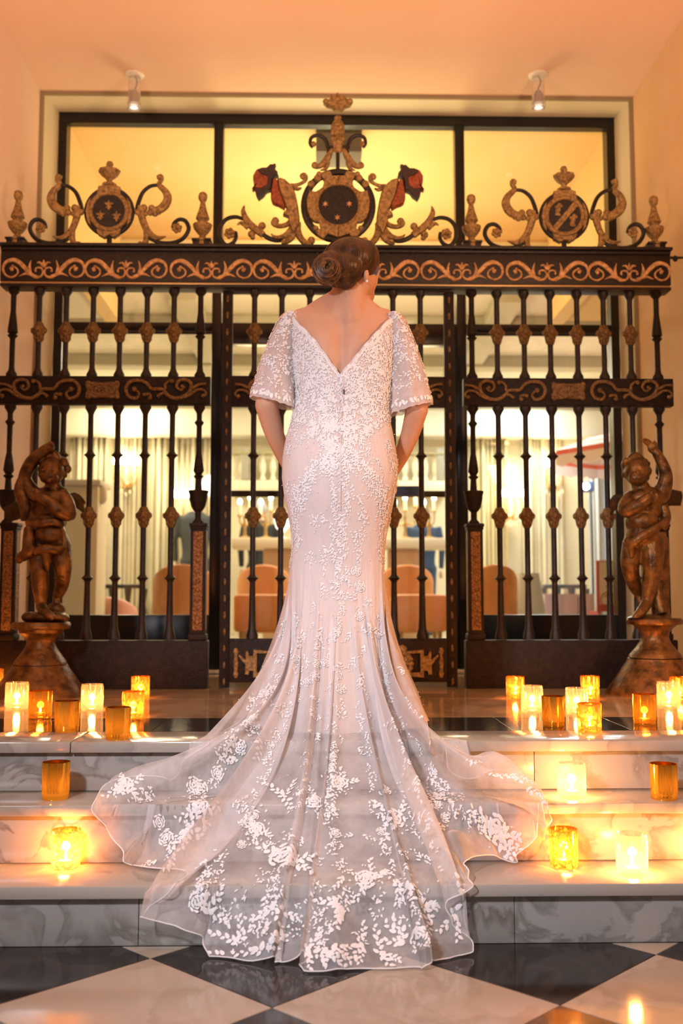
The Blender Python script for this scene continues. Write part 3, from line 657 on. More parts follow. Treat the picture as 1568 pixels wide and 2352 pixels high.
# lamps of the lounge
WARM = (1.0, .86, .62)
for i, (x, y) in enumerate(((-2.3, 9.9), (0, 9.9), (2.3, 9.9), (-2.3, 11.4), (.3, 11.5), (2.4, 11.4))):
    light('lounge_ceiling_lamp', 'AREA', (x, y, ZL-.12), 46, WARM if x < 1.5 else (.88, .95, 1.0), .7, (x, y, 0))
light('vestibule_lamp', 'AREA', (.1, 7.0, 1.9), 56, (1.0, .76, .40), 1.4, (.1, 7.02, 3.5))
light('vestibule_point_light', 'POINT', (.1, 7.5, 2.95), 16, (1.0, .8, .5), .15)  # point light high under the vestibule ceiling, no fixture modelled
# dark vent box hanging under the vestibule ceiling
vb = P(778, 325, 6.3); tag(MB().box(vb.x-.15, vb.x+.15, 6.25, 6.5, P(778, 356, 6.3).z, 3.549, .008).build('ceiling_vent_box', mat('grey_box', (.10, .09, .07), .6)), 'dark grey box fixed under the yellow ceiling behind the pineapple finial', 'vent box')
# middle glass door with a push bar
dx0, dx1 = m1b, m2a
d1 = struct(MB().box(dx0, dx0+.03, YF+.02, YF+.07, .02, zb0-.08, .003).box(dx1-.03, dx1, YF+.02, YF+.07, .02, zb0-.08, .003).box(dx0+.03, dx1-.03, YF+.02, YF+.07, .02, .12, .003).build('door_1', BLACKF, smooth=False))
MB().box(dx0+.03, dx1-.03, YF+.04, YF+.046, .12, zb0-.08).build('pane', GLASS, d1, smooth=False)
pb = MB().box(dx0+.02, dx1-.02, YF+.0, YF+.02, wp(784, 1141).z, wp(784, 1127).z, .004).build('push_bar', mat('dark_bronze_bar', (.03, .022, .01), .4, .4), d1)
MB().prism([(wp(890, 1120).x, wp(784, 1141).z), (wp(968, 1120).x, wp(784, 1141).z), (wp(968, 1120).x, wp(784, 1126).z), (wp(960, 1120).x, wp(784, 1117).z), (wp(890, 1120).x, wp(784, 1117).z)], YF-.04, YF-.002, .004).build('latch_box', mat('blue_grey_metal', (.045, .06, .10), .4, .5), pb)
# curtains: wavy panels along the back wall
def curtain(px0, px1, m, label, Y=YB-.12, waves=7):
    x0, x1 = P(px0, 1200, Y).x, P(px1, 1200, Y).x; zt_ = P(784, 1003, Y).z; rows = []
    n = waves*8
    for j in range(7):
        t = j/6; z = zt_*(1-t)+.03*t; r = []
        for k in range(n+1):
            u = k/n; a = u*waves*2*math.pi
            r.append((x0+(x1-x0)*u+.012*math.sin(a*1.7+t), Y+.045*math.sin(a)*(1-.25*t)+.02*math.sin(a*.37+2*t), z))
        rows.append(r)
    mb = MB().grid(rows); o = mb.build('curtain', m); s_ = o.modifiers.new('s', 'SOLIDIFY'); s_.thickness = .006
    return tag(o, label, 'curtain', 'curtains along the lounge back wall')
curtain(158, 245, CURT, 'narrow cream curtain behind the raised hand of the left cherub')
curtain(262, 330, CURT, 'cream curtain behind the left bright wall sconce')
curtain(340, 486, CURT, 'wide cream curtain behind the man in the charcoal suit', waves=11)
curtain(1092, 1165, mat('cream_curtain_warm', (.84, .72, .42), .8), 'warm cream curtain beside the iron urn on the right gate panel')
curtain(1200, 1290, CURT, 'cream curtain between the two right wall sconces', waves=9)
curtain(1352, 1425, CURTB, 'pale blue-white curtain under the parasol', Y=YB-.5)
# wall sconces
def sconce(px, py, Y, n, label):
    c = P(px, py, Y); r = thing('wall_sconce', label, 'sconce', c, 'lit wall sconces in the lounge')
    b = MB().lathe([(.0, -.02), (.05, -.02), (.06, 0), (.05, .02), (0, .02)], (0, .1, -.28), 10).build('back_plate', BRASS, r)
    for k in range(n):
        dx = (k-(n-1)/2)*.085; a = crom([(0, .08, -.28), (dx*.5, .0, -.33), (dx*1.1, -.02, -.22), (dx, 0, -.08)], 5)
        MB().tube(a, .009, 6).lathe([(.008, 0), (.03, .01), (.012, .02), (.012, .05)], (dx, 0, -.09), 8).build('arm', BRASS, r)
        MB().ball((dx, 0, 0), .042, .042, .05).build('bulb', BULB, r)
    for k in range(5): MB().ball(((k-2)*.05, .0, -.36-.03*(2-abs(k-2))), .014, .01, .03, 8, 6).build('crystal_drop', WAX, r)
    light('sconce_lamp', 'POINT', (c.x, c.y-.12, c.z+.02), 9, (1.0, .82, .52), .06)
sconce(290, 1058, YB-.28, 4, 'lit crystal sconce on the left, upper of the two left sconces')
sconce(420, 1134, YB-.28, 3, 'lit crystal sconce beside the man in the charcoal suit')
sconce(1172, 1132, YB-.28, 4, 'lit sconce beside the iron urn of the right gate panel')
sconce(1272, 1064, YB-.28, 3, 'lit sconce beside the red and white parasol')
# chimneypiece with pale balustrade above it
mt = thing('chimneypiece', 'pale stone chimneypiece with a small balustrade above, behind the bride', 'chimneypiece')
Ym = 12.2
def mz(py, Y=Ym): return P(784, py, Y).z
def mx_(px, Y=Ym): return P(px, 1200, Y).x
STONE = mat('pale_stone', (.80, .72, .52), .6, 0, (.84, .76, .58), 3.)
MB().box(mx_(525), mx_(1030), Ym-.1, YB, mz(1131), mz(1106), .01).build('ledge', STONE, mt)
MB().box(mx_(525), mx_(1030), Ym-.08, Ym+.04, mz(1046), mz(1040), .008).build('handrail', mat('rail_olive_wood', (.38, .34, .18), .5), mt)  # handrail in one even olive-brown wood
bal = MB().lathe([(.035, 0), (.035, .03), (.02, .05), (.04, .14), (.036, .2), (.02, .27), (.035, .3), (.035, .33)], n=10).mesh('baluster', STONE)
for k in range(22):
    X = mx_(532)+k*(mx_(1024)-mx_(532))/21; link('baluster', bal, mt, (X, Ym-.02, mz(1104)))
for px in (562, 1010): MB().box(mx_(px)-.05, mx_(px)+.05, Ym-.07, Ym+.03, mz(1104), mz(1030), .006).build('pier', mat('grey_stone', (.38, .36, .28), .6), mt)
# console table with candelabra
Yc = 10.6
ct = thing('console_table', 'long pale console table carrying candelabra behind the bride', 'table')
MB().box(P(535, 1250, Yc).x, P(1030, 1250, Yc).x, Yc-.2, Yc+.2, P(784, 1262, Yc).z, P(784, 1238, Yc).z, .01).build('table_top', STONE, ct)
for px in (640, 925):
    X = P(px, 1300, Yc).x; MB().box(X-.16, X+.16, Yc-.12, Yc+.12, 0, P(784, 1263, Yc).z, .01).build('leg', mat('tan_pedestal', (.72, .5, .3), .6), ct)
zc_ = P(784, 1238, Yc).z
def candelabrum(px, n, label):
    X = P(px, 1200, Yc).x; r = thing('candelabrum', label, 'candelabrum', (X, Yc, zc_), 'candelabra on the console table')
    MB().lathe([(.07, 0), (.07, .012), (.02, .03), (.014, .1), (.024, .14), (.012, .2), (.02, .24)], n=12).build('stem', BRASS, r)
    for k in range(n):
        dx = (k-(n-1)/2)*.11; h = .26+.05*((k*7) % 3); MB().tube(crom([(0, 0, .18), (dx*.6, 0, .15), (dx, 0, .2), (dx, 0, h)], 4), .008, 6).lathe([(.03, 0), (.03, .01), (.014, .02)], (dx, 0, h-.02), 8).build('arm', BRASS, r)
        c = MB().lathe([(.017, 0), (.017, .11)], (dx, 0, h), 10).build('candle', WAX, r); MB().ball((dx, 0, h+.135), .022, .022, .034).build('flame', BULB, c)
candelabrum(562, 2, 'brass candelabrum with lit candles on the console table, leftmost'); candelabrum(610, 2, 'brass candelabrum with lit candles left of the bride at her hip')
candelabrum(930, 3, 'brass candelabrum with lit candles right of the bride at her hip'); candelabrum(985, 2, 'brass candelabrum with lit candles on the console table, rightmost')
light('candelabra_lamp', 'POINT', (P(600, 1180, Yc).x, Yc-.15, zc_+.45), 8, (1, .75, .4), .08); light('candelabra_lamp', 'POINT', (P(960, 1180, Yc).x, Yc-.15, zc_+.45), 8, (1, .75, .4), .08)
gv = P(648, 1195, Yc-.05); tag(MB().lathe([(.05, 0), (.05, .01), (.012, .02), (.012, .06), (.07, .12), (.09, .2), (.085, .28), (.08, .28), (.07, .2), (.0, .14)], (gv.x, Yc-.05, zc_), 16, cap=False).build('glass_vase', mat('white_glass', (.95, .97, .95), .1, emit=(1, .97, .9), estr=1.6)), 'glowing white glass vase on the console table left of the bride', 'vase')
# orange seats
def armchair(px0, px1, pt, Y, label, depth=.7, rot=0., m=ORL, seat=.42, group='orange leather armchairs'):
    x0, x1 = P(px0, 1350, Y).x, P(px1, 1350, Y).x; h = P(784, pt, Y).z; w = x1-x0
    r = thing('armchair', label, 'armchair', ((x0+x1)/2, Y+depth/2, 0), group); r.rotation_euler.z = rot
    rows = []
    n = 24
    for j in range(6):
        t = j/5
        rr = []
        for k in range(n+1):
            a = math.pi*(1.08+k/n*.84) if False else math.pi*(.94+1.12*k/n)
            top = h*(.74+.26*max(0, -math.sin(a))**.7)
            z = .12+(top-.12)*t; fl = 1+.04*t
            rr.append((w/2*math.cos(a)*fl, depth/2*math.sin(a)*fl, z))
        rows.append(rr)
    o = MB().grid(rows).build('backrest', m, r); md = o.modifiers.new('s', 'SOLIDIFY'); md.thickness = .07; md.offset = -1; bv = o.modifiers.new('b', 'BEVEL'); bv.width = .02; bv.segments = 2
    MB().box(-w/2+.09, w/2-.09, -depth/2+.1, depth/2+.02, .14, seat, .04).build('seat', m, r)
    for sx in (-1, 1):
        for sy in (-1, 1): MB().lathe([(.018, 0), (.026, .14)], (sx*w*.36, sy*depth*.3, 0), 8).build('leg', DARKG, r)
armchair(338, 492, 1296, 7.7, 'tall orange leather armchair seen from behind, left of the gate leaf')
armchair(1078, 1203, 1296, 7.7, 'tall orange leather armchair seen from behind, beside the white draped table')
armchair(540, 668, 1297, 9.3, 'orange leather armchair left of the bride behind the orange ottoman')
armchair(870, 1002, 1297, 9.3, 'orange leather armchair right of the bride behind the orange ottoman')
armchair(205, 298, 1372, 8.4, 'low pink armchair in front of the dark green balustrade', m=mat('pink_leather', (.82, .42, .34), .5), seat=.3, group=None)
def ottoman(px0, px1, label):
    Y = 8.3; x0, x1 = P(px0, 1400, Y).x, P(px1, 1400, Y).x; r = thing('ottoman', label, 'ottoman', ((x0+x1)/2, Y+.25, 0), 'orange ottomans'); w = (x1-x0)/2
    MB().box(-w, w, -.25, .25, P(784, 1452, Y).z, P(784, 1365, Y).z, .03).build('cushion', ORL, r)
    for sx in (-1, 1):
        for sy in (-1, 1): MB().lathe([(.015, 0), (.022, P(784, 1452, Y).z+.01)], (sx*(w-.06), sy*.18, 0), 8).build('leg', BRASS, r)
ottoman(536, 700, 'long orange ottoman left of the bride inside the lounge'); ottoman(905, 1028, 'orange ottoman right of the bride inside the lounge')
# dark balustrades
def lowrail(px0, px1, Y, label, m):
    x0, x1 = P(px0, 1350, Y).x, P(px1, 1350, Y).x; h = P(784, 1342, Y).z; r = thing('low_balustrade', label, 'balustrade', ((x0+x1)/2, Y, 0)); w = (x1-x0)/2
    MB().box(-w, w, -.04, .04, h-.04, h, .008).build('handrail', m, r); MB().box(-w, w, -.04, .04, 0, .06, .008).build('foot_rail', m, r)
    n = max(3, int(2*w/.14)); sc = (h-.1)
    for k in range(n+1): MB().lathe([(.03, .06), (.022, .06+.1*sc), (.045, .06+.35*sc), (.02, .06+.7*sc), (.035, .06+.95*sc), (.035, h-.04)], (-w+2*w*k/n, 0, 0), 8).build('baluster', m, r)
lowrail(222, 330, 9.3, 'low dark green balustrade seen between the left gate bars', DARKG)
lowrail(1246, 1345, 9.3, 'low slate blue balustrade behind the lavender tables', mat('slate_blue_wood', (.16, .2, .27), .5))
# pale partition with capped top behind the left cherub
Yp = 8.0; pa = thing('partition', 'cream waist-high partition with a capped top behind the left cherub', 'partition')
MB().box(P(120, 1200, Yp).x, P(224, 1200, Yp).x, Yp, Yp+.35, 0, P(784, 1116, Yp).z, .01).build('panel', LCREAM, pa); MB().box(P(112, 1200, Yp).x, P(231, 1200, Yp).x, Yp-.03, Yp+.38, P(784, 1116, Yp).z, P(784, 1103, Yp).z, .012).build('cap', LWHITE, pa)
MB().lathe([(.03, 0), (.05, .03), (.05, .12), (.03, .15)], (P(226, 1130, Yp).x, Yp+.1, P(784, 1155, Yp).z), 12).build('scroll_end', LWHITE, pa)
# draped table, lavender tables
q = P(1217, 1318, 8.25); pr = []; mb = MB(); rows = []
for j in range(9):
    t = j/8; rows.append([(q.x+(.095+.10*t)*(1+.06*t*math.sin(9*a))*math.cos(a), 8.35+(.095+.10*t)*(1+.06*t*math.sin(9*a))*math.sin(a), q.z*(1-t)+.005) for a in np.linspace(0, 2*math.pi, 48, endpoint=False)])
mb.grid(rows, True); top = [(q.x+.095*math.cos(a), 8.35+.095*math.sin(a), q.z+.006) for a in np.linspace(0, 2*math.pi, 48, endpoint=False)]; mb.add(top, [tuple(range(48))])
tag(mb.build('draped_table', mat('white_cloth', (.82, .9, .92), .8)), 'tall narrow table draped to the floor in white cloth', 'table')
LAV = mat('lavender_cloth', (.80, .68, .76), .8)
for (a, b, l) in ((1250, 1326, 'low lavender draped table beside the white draped table'), (1329, 1364, 'small lavender draped table beside the menu board')):
    Y = 8.7; x0, x1 = P(a, 1390, Y).x, P(b, 1390, Y).x; h = P(784, 1364, Y).z; w = (x1-x0)/2; rows = []
    t_ = MB().box(x0, x1, Y, Y+.4, h-.02, h, .008)
    n = 40
    for j in range(4):
        z = (h-.01)*(1-j/3)+.01; rr = []
        for k in range(n):
            u = k/n*4; s_ = int(u); f_ = u-s_; cs = [(x0, Y), (x1, Y), (x1, Y+.4), (x0, Y+.4), (x0, Y)]
            xx = cs[s_][0]+(cs[s_+1][0]-cs[s_][0])*f_; yy = cs[s_][1]+(cs[s_+1][1]-cs[s_][1])*f_
            cx_, cy_ = (x0+x1)/2, Y+.2; sc = 1+.04*j/3*math.sin(k*1.9); rr.append((cx_+(xx-cx_)*sc, cy_+(yy-cy_)*sc, z))
        rows.append(rr)
    t_.grid(rows, True); tag(t_.build('low_table', LAV), l, 'table')
# menu board: cream face, red border, dark lines of writing too small to read
Y = 8.2; mb0 = P(1368, 1287, Y); mb1 = P(1440, 1405, Y)
bo = thing('menu_board', 'cream menu board with red border standing under the parasol', 'sign', ((mb0.x+mb1.x)/2, Y, 0)); bo.rotation_euler.z = .0
wb = (mb1.x-mb0.x)/2; zt_, zl_ = mb0.z, mb1.z
REDB = mat('red_border', (.55, .07, .05), .5)
MB().box(-wb, wb, -.015, .015, zl_, zt_, .004).build('frame', REDB, bo); MB().box(-wb+.02, wb-.015, -.02, -.016, zl_+.06, zt_-.012).build('face', mat('menu_face', (.85, .72, .52), .6), bo, smooth=False)
for k, (y, w) in enumerate(((.25, .3), (.21, .45), (.13, .55))): MB().box(-wb*w, wb*w, -.0225, -.021, zl_+y-.006, zl_+y+.004).build('lettering', mat('brown_ink', (.3, .15, .08), .6), bo, smooth=False)
ct2 = [(-wb*.3+.06*math.cos(a), -.022, zl_+.1+.06*math.sin(a)) for a in np.linspace(0, 2*math.pi, 20)]; MB().tube(ct2, .005, 6).build('emblem', REDB, bo)
for sx in (-1, 1): MB().box(sx*wb*.85-.012, sx*wb*.85+.012, -.012, .3, 0, zl_+.002, .003).build('leg', REDB, bo)
# parasol with red and white stripes
Yq = 9.0; hub = P(1475, 978, Yq+.2); rimL = P(1280, 1047, Yq)
pr_ = thing('parasol', 'red and white striped parasol with scalloped valance at the right', 'parasol', (hub.x, Yq+.3, 0))
R_ = hub.x-rimL.x; zr = P(1330, 1030, Yq).z; ns = 8; RW = mat('parasol_white', (.85, .66, .55), .7); RR = mat('parasol_red', (.78, .13, .06), .7); RP = mat('parasol_pink', (.82, .36, .24), .7)
for k in range(ns):
    a0, a1 = 2*math.pi*k/ns+.2, 2*math.pi*(k+1)/ns+.2
    for j in range(7):
        t0, t1 = j/7, (j+1)/7
        f_ = lambda a, t: (R_*t*math.cos(a), R_*t*math.sin(a), hub.z+(zr-hub.z)*t+.03*math.sin(math.pi*t))
        MB().add([f_(a0, t0), f_(a1, t0), f_(a1, t1), f_(a0, t1)], [(0, 1, 2, 3)] if j else [(0, 2, 3)]).build('canopy_stripe', RP if j % 2 else RW, pr_, smooth=False)
    vp = [(R_*math.cos(a0), R_*math.sin(a0)), (R_*math.cos(a1), R_*math.sin(a1))]; rr = []
    for i in range(9):
        u = i/8; x = vp[0][0]+(vp[1][0]-vp[0][0])*u; y = vp[0][1]+(vp[1][1]-vp[0][1])*u; rr.append((x, y))
    v = MB().grid([[(x*1.001, y*1.001, zr) for x, y in rr], [(x*1.004, y*1.004, zr-.045) for x, y in rr]]).build('valance', RR, pr_, smooth=False)
    MB().grid([[(x, y, zr-.045) for x, y in rr], [(x, y, zr-.13-.035*abs(math.sin(i*math.pi/2))) for i, (x, y) in enumerate(rr)]]).build('valance_flap', RW, v, smooth=False)
MB().lathe([(.02, 0), (.02, hub.z)], n=8).build('pole', LWHITE, pr_); MB().lathe([(.25, 0), (.25, .05), (.03, .09)], n=16).build('base', DARKG, pr_)
# film light on a stand
q = P(1345, 1118, 9.6); ls = thing('light_stand', 'small lit lamp on a thin black stand before the blue-white curtain', 'lamp', (q.x, 9.6, 0))
MB().lathe([(.012, 0), (.012, q.z-.05)], (.05, 0, 0), 8).build('pole', DARKG, ls); MB().box(-.05, .07, -.03, .05, q.z-.05, q.z+.05, .01).build('lamp_head', mat('dark_blue_metal', (.03, .05, .09), .4), ls); MB().ball((-.01, -.04, q.z), .035, .02, .035).build('lamp_lens', BULBW, ls)
for k in range(3): MB().tube([(.05, 0, .25), (.05+.28*math.cos(k*2.1+.4), .28*math.sin(k*2.1+.4), .012)], .009, 6).build('leg', DARKG, ls)
light('stand_lamp', 'POINT', (q.x, 9.4, q.z+.1), 10, (.8, .93, 1.0), .05)
# standing guests
def guest(X, Y, h, cloth, hair, label, face=0.):
    s = h/1.72; r = thing('person', label, 'person', (X, Y, 0), 'guests in the lounge'); r.rotation_euler.z = face
    b = MB()
    for sx in (-1, 1):
        b.tube([(sx*.09, 0, .90), (sx*.1, -.01, .5), (sx*.1, .01, .08)], [.09, .062, .045], 10); b.ball((sx*.1, -.05, .04), .045, .12, .04)
        b.tube([(sx*.19, 0, 1.42), (sx*.25, .0, 1.14), (sx*.24, -.05, .88)], [.055, .045, .034], 10)
        b.ball((sx*.24, -.07, .8), .03, .03, .06)
    b.tube([(0, 0, .86), (0, 0, 1.0), (0, .01, 1.22), (0, .01, 1.38), (0, 0, 1.47)], [.16, .155, .18, .185, .07], 14, flat=[.11, .105, .12, .11, .06], nrm=(0, 1, 0))
    b.tube([(0, 0, 1.44), (0, -.01, 1.56)], .055, 10); b.ball((0, -.01, 1.62), .078, .095, .112)
    for sx in (-1, 1): b.ball((sx*.08, 0, 1.61), .014, .025, .032)
    b.ball((0, -.105, 1.6), .016, .022, .025)
    b.v = [(x*s, y*s, z*s) for x, y, z in b.v]
    o = remesh(b, 'body', SKIN_BG, .016*s, 3, r)
    me = o.data; me.materials.append(cloth); me.materials.append(hair)
    for p in me.polygons:
        c = p.center/s
        p.material_index = 1 if (c.z < 1.46 and not (c.z < .86 and abs(c.x) > .2)) else (2 if c.z > 1.58 and (c.y > .0 or c.z > 1.69) else 0)
    return r
guest(-1.47, 11.7, 1.72, SUIT, GREYH, 'person in a charcoal suit standing beside the left sconce, back turned', math.pi)
guest(P(600, 1200, 11.9).x, 11.75, 1.6, BLACKC, GREYH, 'grey-haired person in black standing behind the candelabra left of the bride', math.pi)
guest(P(968, 1200, 11.9).x, 11.75, 1.56, NAVY, mat('brown_hair_guest', (.2, .12, .06), .6), 'person in navy standing behind the candelabra right of the bride', math.pi)
# ceiling spotlights in the foyer
GLS = mat('clear_acrylic', (.95, .9, .84), .12, trans=.75, ior=1.2)
def spot(px, label):
    c = PZ(px, 172, ZC); r = thing('ceiling_spotlight', label, 'spotlight', c, 'clear ceiling spotlights')
    MB().lathe([(.0, -.012), (.05, -.012), (.058, -.006), (.058, 0)], n=24).build('ceiling_rose', mat('white_enamel', (.9, .82, .72), .35), r)
    MB().lathe([(.036, -.02), (.036, -.17), (.04, -.172), (.04, -.205), (.03, -.207), (.03, -.175)], n=24, cap=False).build('acrylic_body', GLS, r)
    MB().tube(crom([(0, 0, -.01), (.012, 0, -.04), (.004, .01, -.08), (-.006, 0, -.11)], 5), .003, 6).build('wire', DARKG, r)
    MB().lathe([(.012, -.1), (.022, -.12), (.024, -.175)], n=14).build('lamp_holder', mat('grey_plastic', (.45, .36, .3), .5), r)
    MB().lathe([(0, -.2), (.022, -.2), (.024, -.19)], n=16, cap=False).build('lamp_lens', mat('spot_lens', (1, 1, 1), .2, emit=(1, .95, .85), estr=1.2), r)
spot(309, 'clear ceiling spotlight on the left, above the lily crest'); spot(1235, 'clear ceiling spotlight on the right, above the crest with the diagonal band')
# ================================================================ CANDLE HOLDERS
def thin_glass(name, col, tr, tl, gl, rough=.1, trcol=(1, 1, 1)):
    m = bpy.data.materials.new(name); m.use_nodes = True; nt = m.node_tree; nt.nodes.remove(nt.nodes['Principled BSDF']); L = nt.links.new
    t = nd(nt, 'ShaderNodeBsdfTransparent'); t.inputs[0].default_value = (*trcol, 1); a = nd(nt, 'ShaderNodeBsdfTranslucent'); a.inputs[0].default_value = (*col, 1)
    g = nd(nt, 'ShaderNodeBsdfGlossy'); g.inputs[0].default_value = (*col, 1); g.inputs['Roughness'].default_value = rough
    m1 = nd(nt, 'ShaderNodeMixShader'); m1.inputs[0].default_value = tl/(tl+gl); L(g.outputs[0], m1.inputs[1]); L(a.outputs[0], m1.inputs[2])
    m2 = nd(nt, 'ShaderNodeMixShader'); m2.inputs[0].default_value = 1-tr; L(t.outputs[0], m2.inputs[1]); L(m1.outputs[0], m2.inputs[2])
    L(m2.outputs[0], nt.nodes['Material Output'].inputs[0]); return m, m2
CUT, _ = thin_glass('cut_glass', (1, .95, .86), .66, .22, .78, .06)
GOLDG, _ = thin_glass('gold_mirror_glass', (.74, .42, .06), .0, .03, .97, .10, (1, .6, .15))
GOLDT, _ = thin_glass('gold_amber_glass', (.80, .45, .07), .28, .05, .95, .08, (1, .6, .16))
def mercury(name, base, scale, lo, hi, tr=.7):
    m, mixn = thin_glass(name, base, tr, .14, .86, .12, (1, .72, .3)); nt = m.node_tree
    tc = nd(nt, 'ShaderNodeTexCoord'); n = nd(nt, 'ShaderNodeTexNoise', i_Scale=scale, i_Detail=5., i_Distortion=.8); r = nd(nt, 'ShaderNodeValToRGB')
    r.color_ramp.elements[0].position = lo; r.color_ramp.elements[1].position = hi; r.color_ramp.elements[0].color = (.3, .3, .3, 1); r.color_ramp.elements[1].color = (.97, .97, .97, 1)
    nt.links.new(tc.outputs['Object'], n.inputs['Vector']); nt.links.new(n.outputs['Fac'], r.inputs[0]); nt.links.new(r.outputs[0], mixn.inputs[0]); return m
MERC = mercury('gold_mercury_glass', (.88, .52, .12), 95, .46, .54)
MERCW = mercury('pale_mercury_glass', (.98, .80, .45), 110, .48, .6)
FLAME = mat('candle_flame', (1, .8, .4), .5, emit=(1.0, .74, .34), estr=55)
WAXW = mat('tealight_wax', (.92, .82, .62), .5, sss=.3); TIN = mat('tealight_tin', (.75, .7, .62), .3, .9)
def shell_mesh(kind, R, H):
    n = 36; m_ = 16; rows = []
    bot = [(0, .0), (R*.9, 0), (R*.95, .004)] if kind != 'clear' else [(0, 0), (R*.95, 0), (R, .004)]
    for r, z in bot: rows.append([(max(r, 1e-4)*math.cos(2*math.pi*k/n), max(r, 1e-4)*math.sin(2*math.pi*k/n), z) for k in range(n)])
    for j in range(1, m_+1):
        t = j/m_; rr = []
        for k in range(n):
            a = 2*math.pi*k/n; r = R*(1 if kind == 'clear' else .96+.04*t)
            if kind == 'clear' and .04 < t < .93: r *= 1+(.045 if (k+j) % 2 == 0 else -.03)
            if kind == 'gold' and t < .12: r *= .955
            rr.append((r*math.cos(a), r*math.sin(a), .004+(H-.004)*t))
        rows.append(rr)
    th = .0028
    rows.append([((R-th)*math.cos(2*math.pi*k/n), (R-th)*math.sin(2*math.pi*k/n), H) for k in range(n)])
    rows.append([((R-th)*math.cos(2*math.pi*k/n), (R-th)*math.sin(2*math.pi*k/n), H-.006) for k in range(n)])
    return MB().grid(rows, True)
_t = MB().lathe([(.0, 0), (.018, 0), (.019, .012), (.0185, .014)], n=16, cap=False).mesh('tealight_cup', TIN)
_w = MB().lathe([(.0, .002), (.0178, .002), (.0178, .011), (.004, .0105), (0, .0105)], n=16, cap=False).mesh('wax', WAXW)
_f = MB().lathe([(.0005, 0), (.0035, .004), (.0045, .009), (.0032, .016), (.0012, .023), (.0003, .027)], n=10).mesh('flame', FLAME)
def votive(px, py, w, h, kind, z, label, power=1., mtl=None):
    p = PZ(px, py, z); R = w/2*p.y/F; Yc = p.y+R; R = w/2*(Yc-R*.4)/F; H = h*p.y/F*1.02
    r = thing('candle_holder', label, 'candle holder', (P(px, py, Yc).x, Yc, z), 'votive candle holders on the steps')
    m = mtl or {'clear': CUT, 'gold': GOLDG, 'mottled': MERC}[kind]
    shell_mesh(kind, R, H).build('glass_cup', m, r)
    c = link('tealight', _t, r, (0, 0, .007)); link('wax', _w, c); link('flame', _f, c, (0, 0, .0125))
    light('votive_flame', 'POINT', (P(px, py, Yc).x, Yc, z+.042), 3.3*power, (1.0, .36, .075), .012)
LA = 'on the landing'
VOT = [
 (38, 1630, 50, 58, 'clear', 0, 'clear cut-glass votive on the landing, leftmost of the clear ones', 1.),
 (92, 1653, 53, 61, 'amber', 0, 'tall see-through amber gold votive second from the left edge of the landing', .8),
 (153, 1684, 56, 68, 'gold', 0, 'plain gold votive between the two clear votives at the left of the landing', .7),
 (211, 1633, 48, 57, 'clear', 0, 'clear cut-glass votive between gold votives left of the bride on the landing', 1.),
 (270, 1702, 57, 71, 'gold', 0, 'shiny gold votive on the landing edge, nearest the bride on the left', .7),
 (305, 1653, 50, 60, 'mottled', 0, 'speckled gold votive behind the shiny gold one left of the bride', 1.),
 (322, 1606, 42, 49, 'mottled', 0, 'small speckled gold votive farthest back on the left of the landing', 1.),
 (-14, 1590, 40, 50, 'mottled', 0, 'speckled gold votive cut off by the left edge under the left cherub', .6),
 (1183, 1606, 42, 49, 'mottled', 0, 'speckled gold votive on the landing nearest the bride on the right, at the back', 1.),
 (1222, 1637, 48, 58, 'clear', 0, 'clear cut-glass votive nearest the bride on the right of the landing', 1.),
 (1271, 1672, 52, 68, 'gold', 0, 'plain gold votive between two clear votives right of the bride', .7),
 (1325, 1641, 49, 57, 'clear', 0, 'clear cut-glass votive behind the speckled gold votive on the landing edge', 1.),
 (1355, 1607, 43, 51, 'mottled', 0, 'speckled gold votive at the back of the landing beside the right pedestal', 1.),
 (1353, 1685, 57, 64, 'mottled', 0, 'large speckled gold votive at the landing edge on the right', 1.),
 (1480, 1667, 53, 68, 'amber', 0, 'plain amber gold votive standing alone near the right edge of the landing', .8),
 (1536, 1627, 51, 57, 'clear', 0, 'clear cut-glass votive at the far right of the landing', 1.),
 (1562, 1611, 46, 53, 'mottled', 0, 'speckled gold votive behind the clear one at the right edge', .8),
 (127, 1841, 62, 81, 'gold', Z2, 'shiny gold votive alone on the middle step at the left', .7),
 (1313, 1838, 62, 76, 'clear', Z2, 'clear wavy-cut votive on the middle step right of the train', 2.),
 (1525, 1841, 62, 78, 'gold', Z2, 'shiny gold votive on the middle step at the right edge', .7),
 (150, 2001, 65, 82, 'pale', Z1, 'bright pale speckled votive on the lowest step at the left', 2.4),
 (1295, 1999, 64, 83, 'mottled', Z1, 'speckled gold votive on the lowest step right of the train', 2.2),
 (1452, 2019, 68, 91, 'clear', Z1, 'large clear cut-glass votive on the lowest step at the right', 2.4),
 (-75, 1992, 66, 84, 'clear', Z1, 'clear cut-glass votive on the lowest step just past the left edge', 5.),
 (1650, 1992, 66, 84, 'clear', Z1, 'clear cut-glass votive on the lowest step just past the right edge', 5.)]
for px, py, w, h, k, z, lb, pw in VOT:
    votive(px, py, w, h, {'amber': 'gold', 'pale': 'mottled'}.get(k, k), z, lb, pw, {'amber': GOLDT, 'pale': MERCW}.get(k))
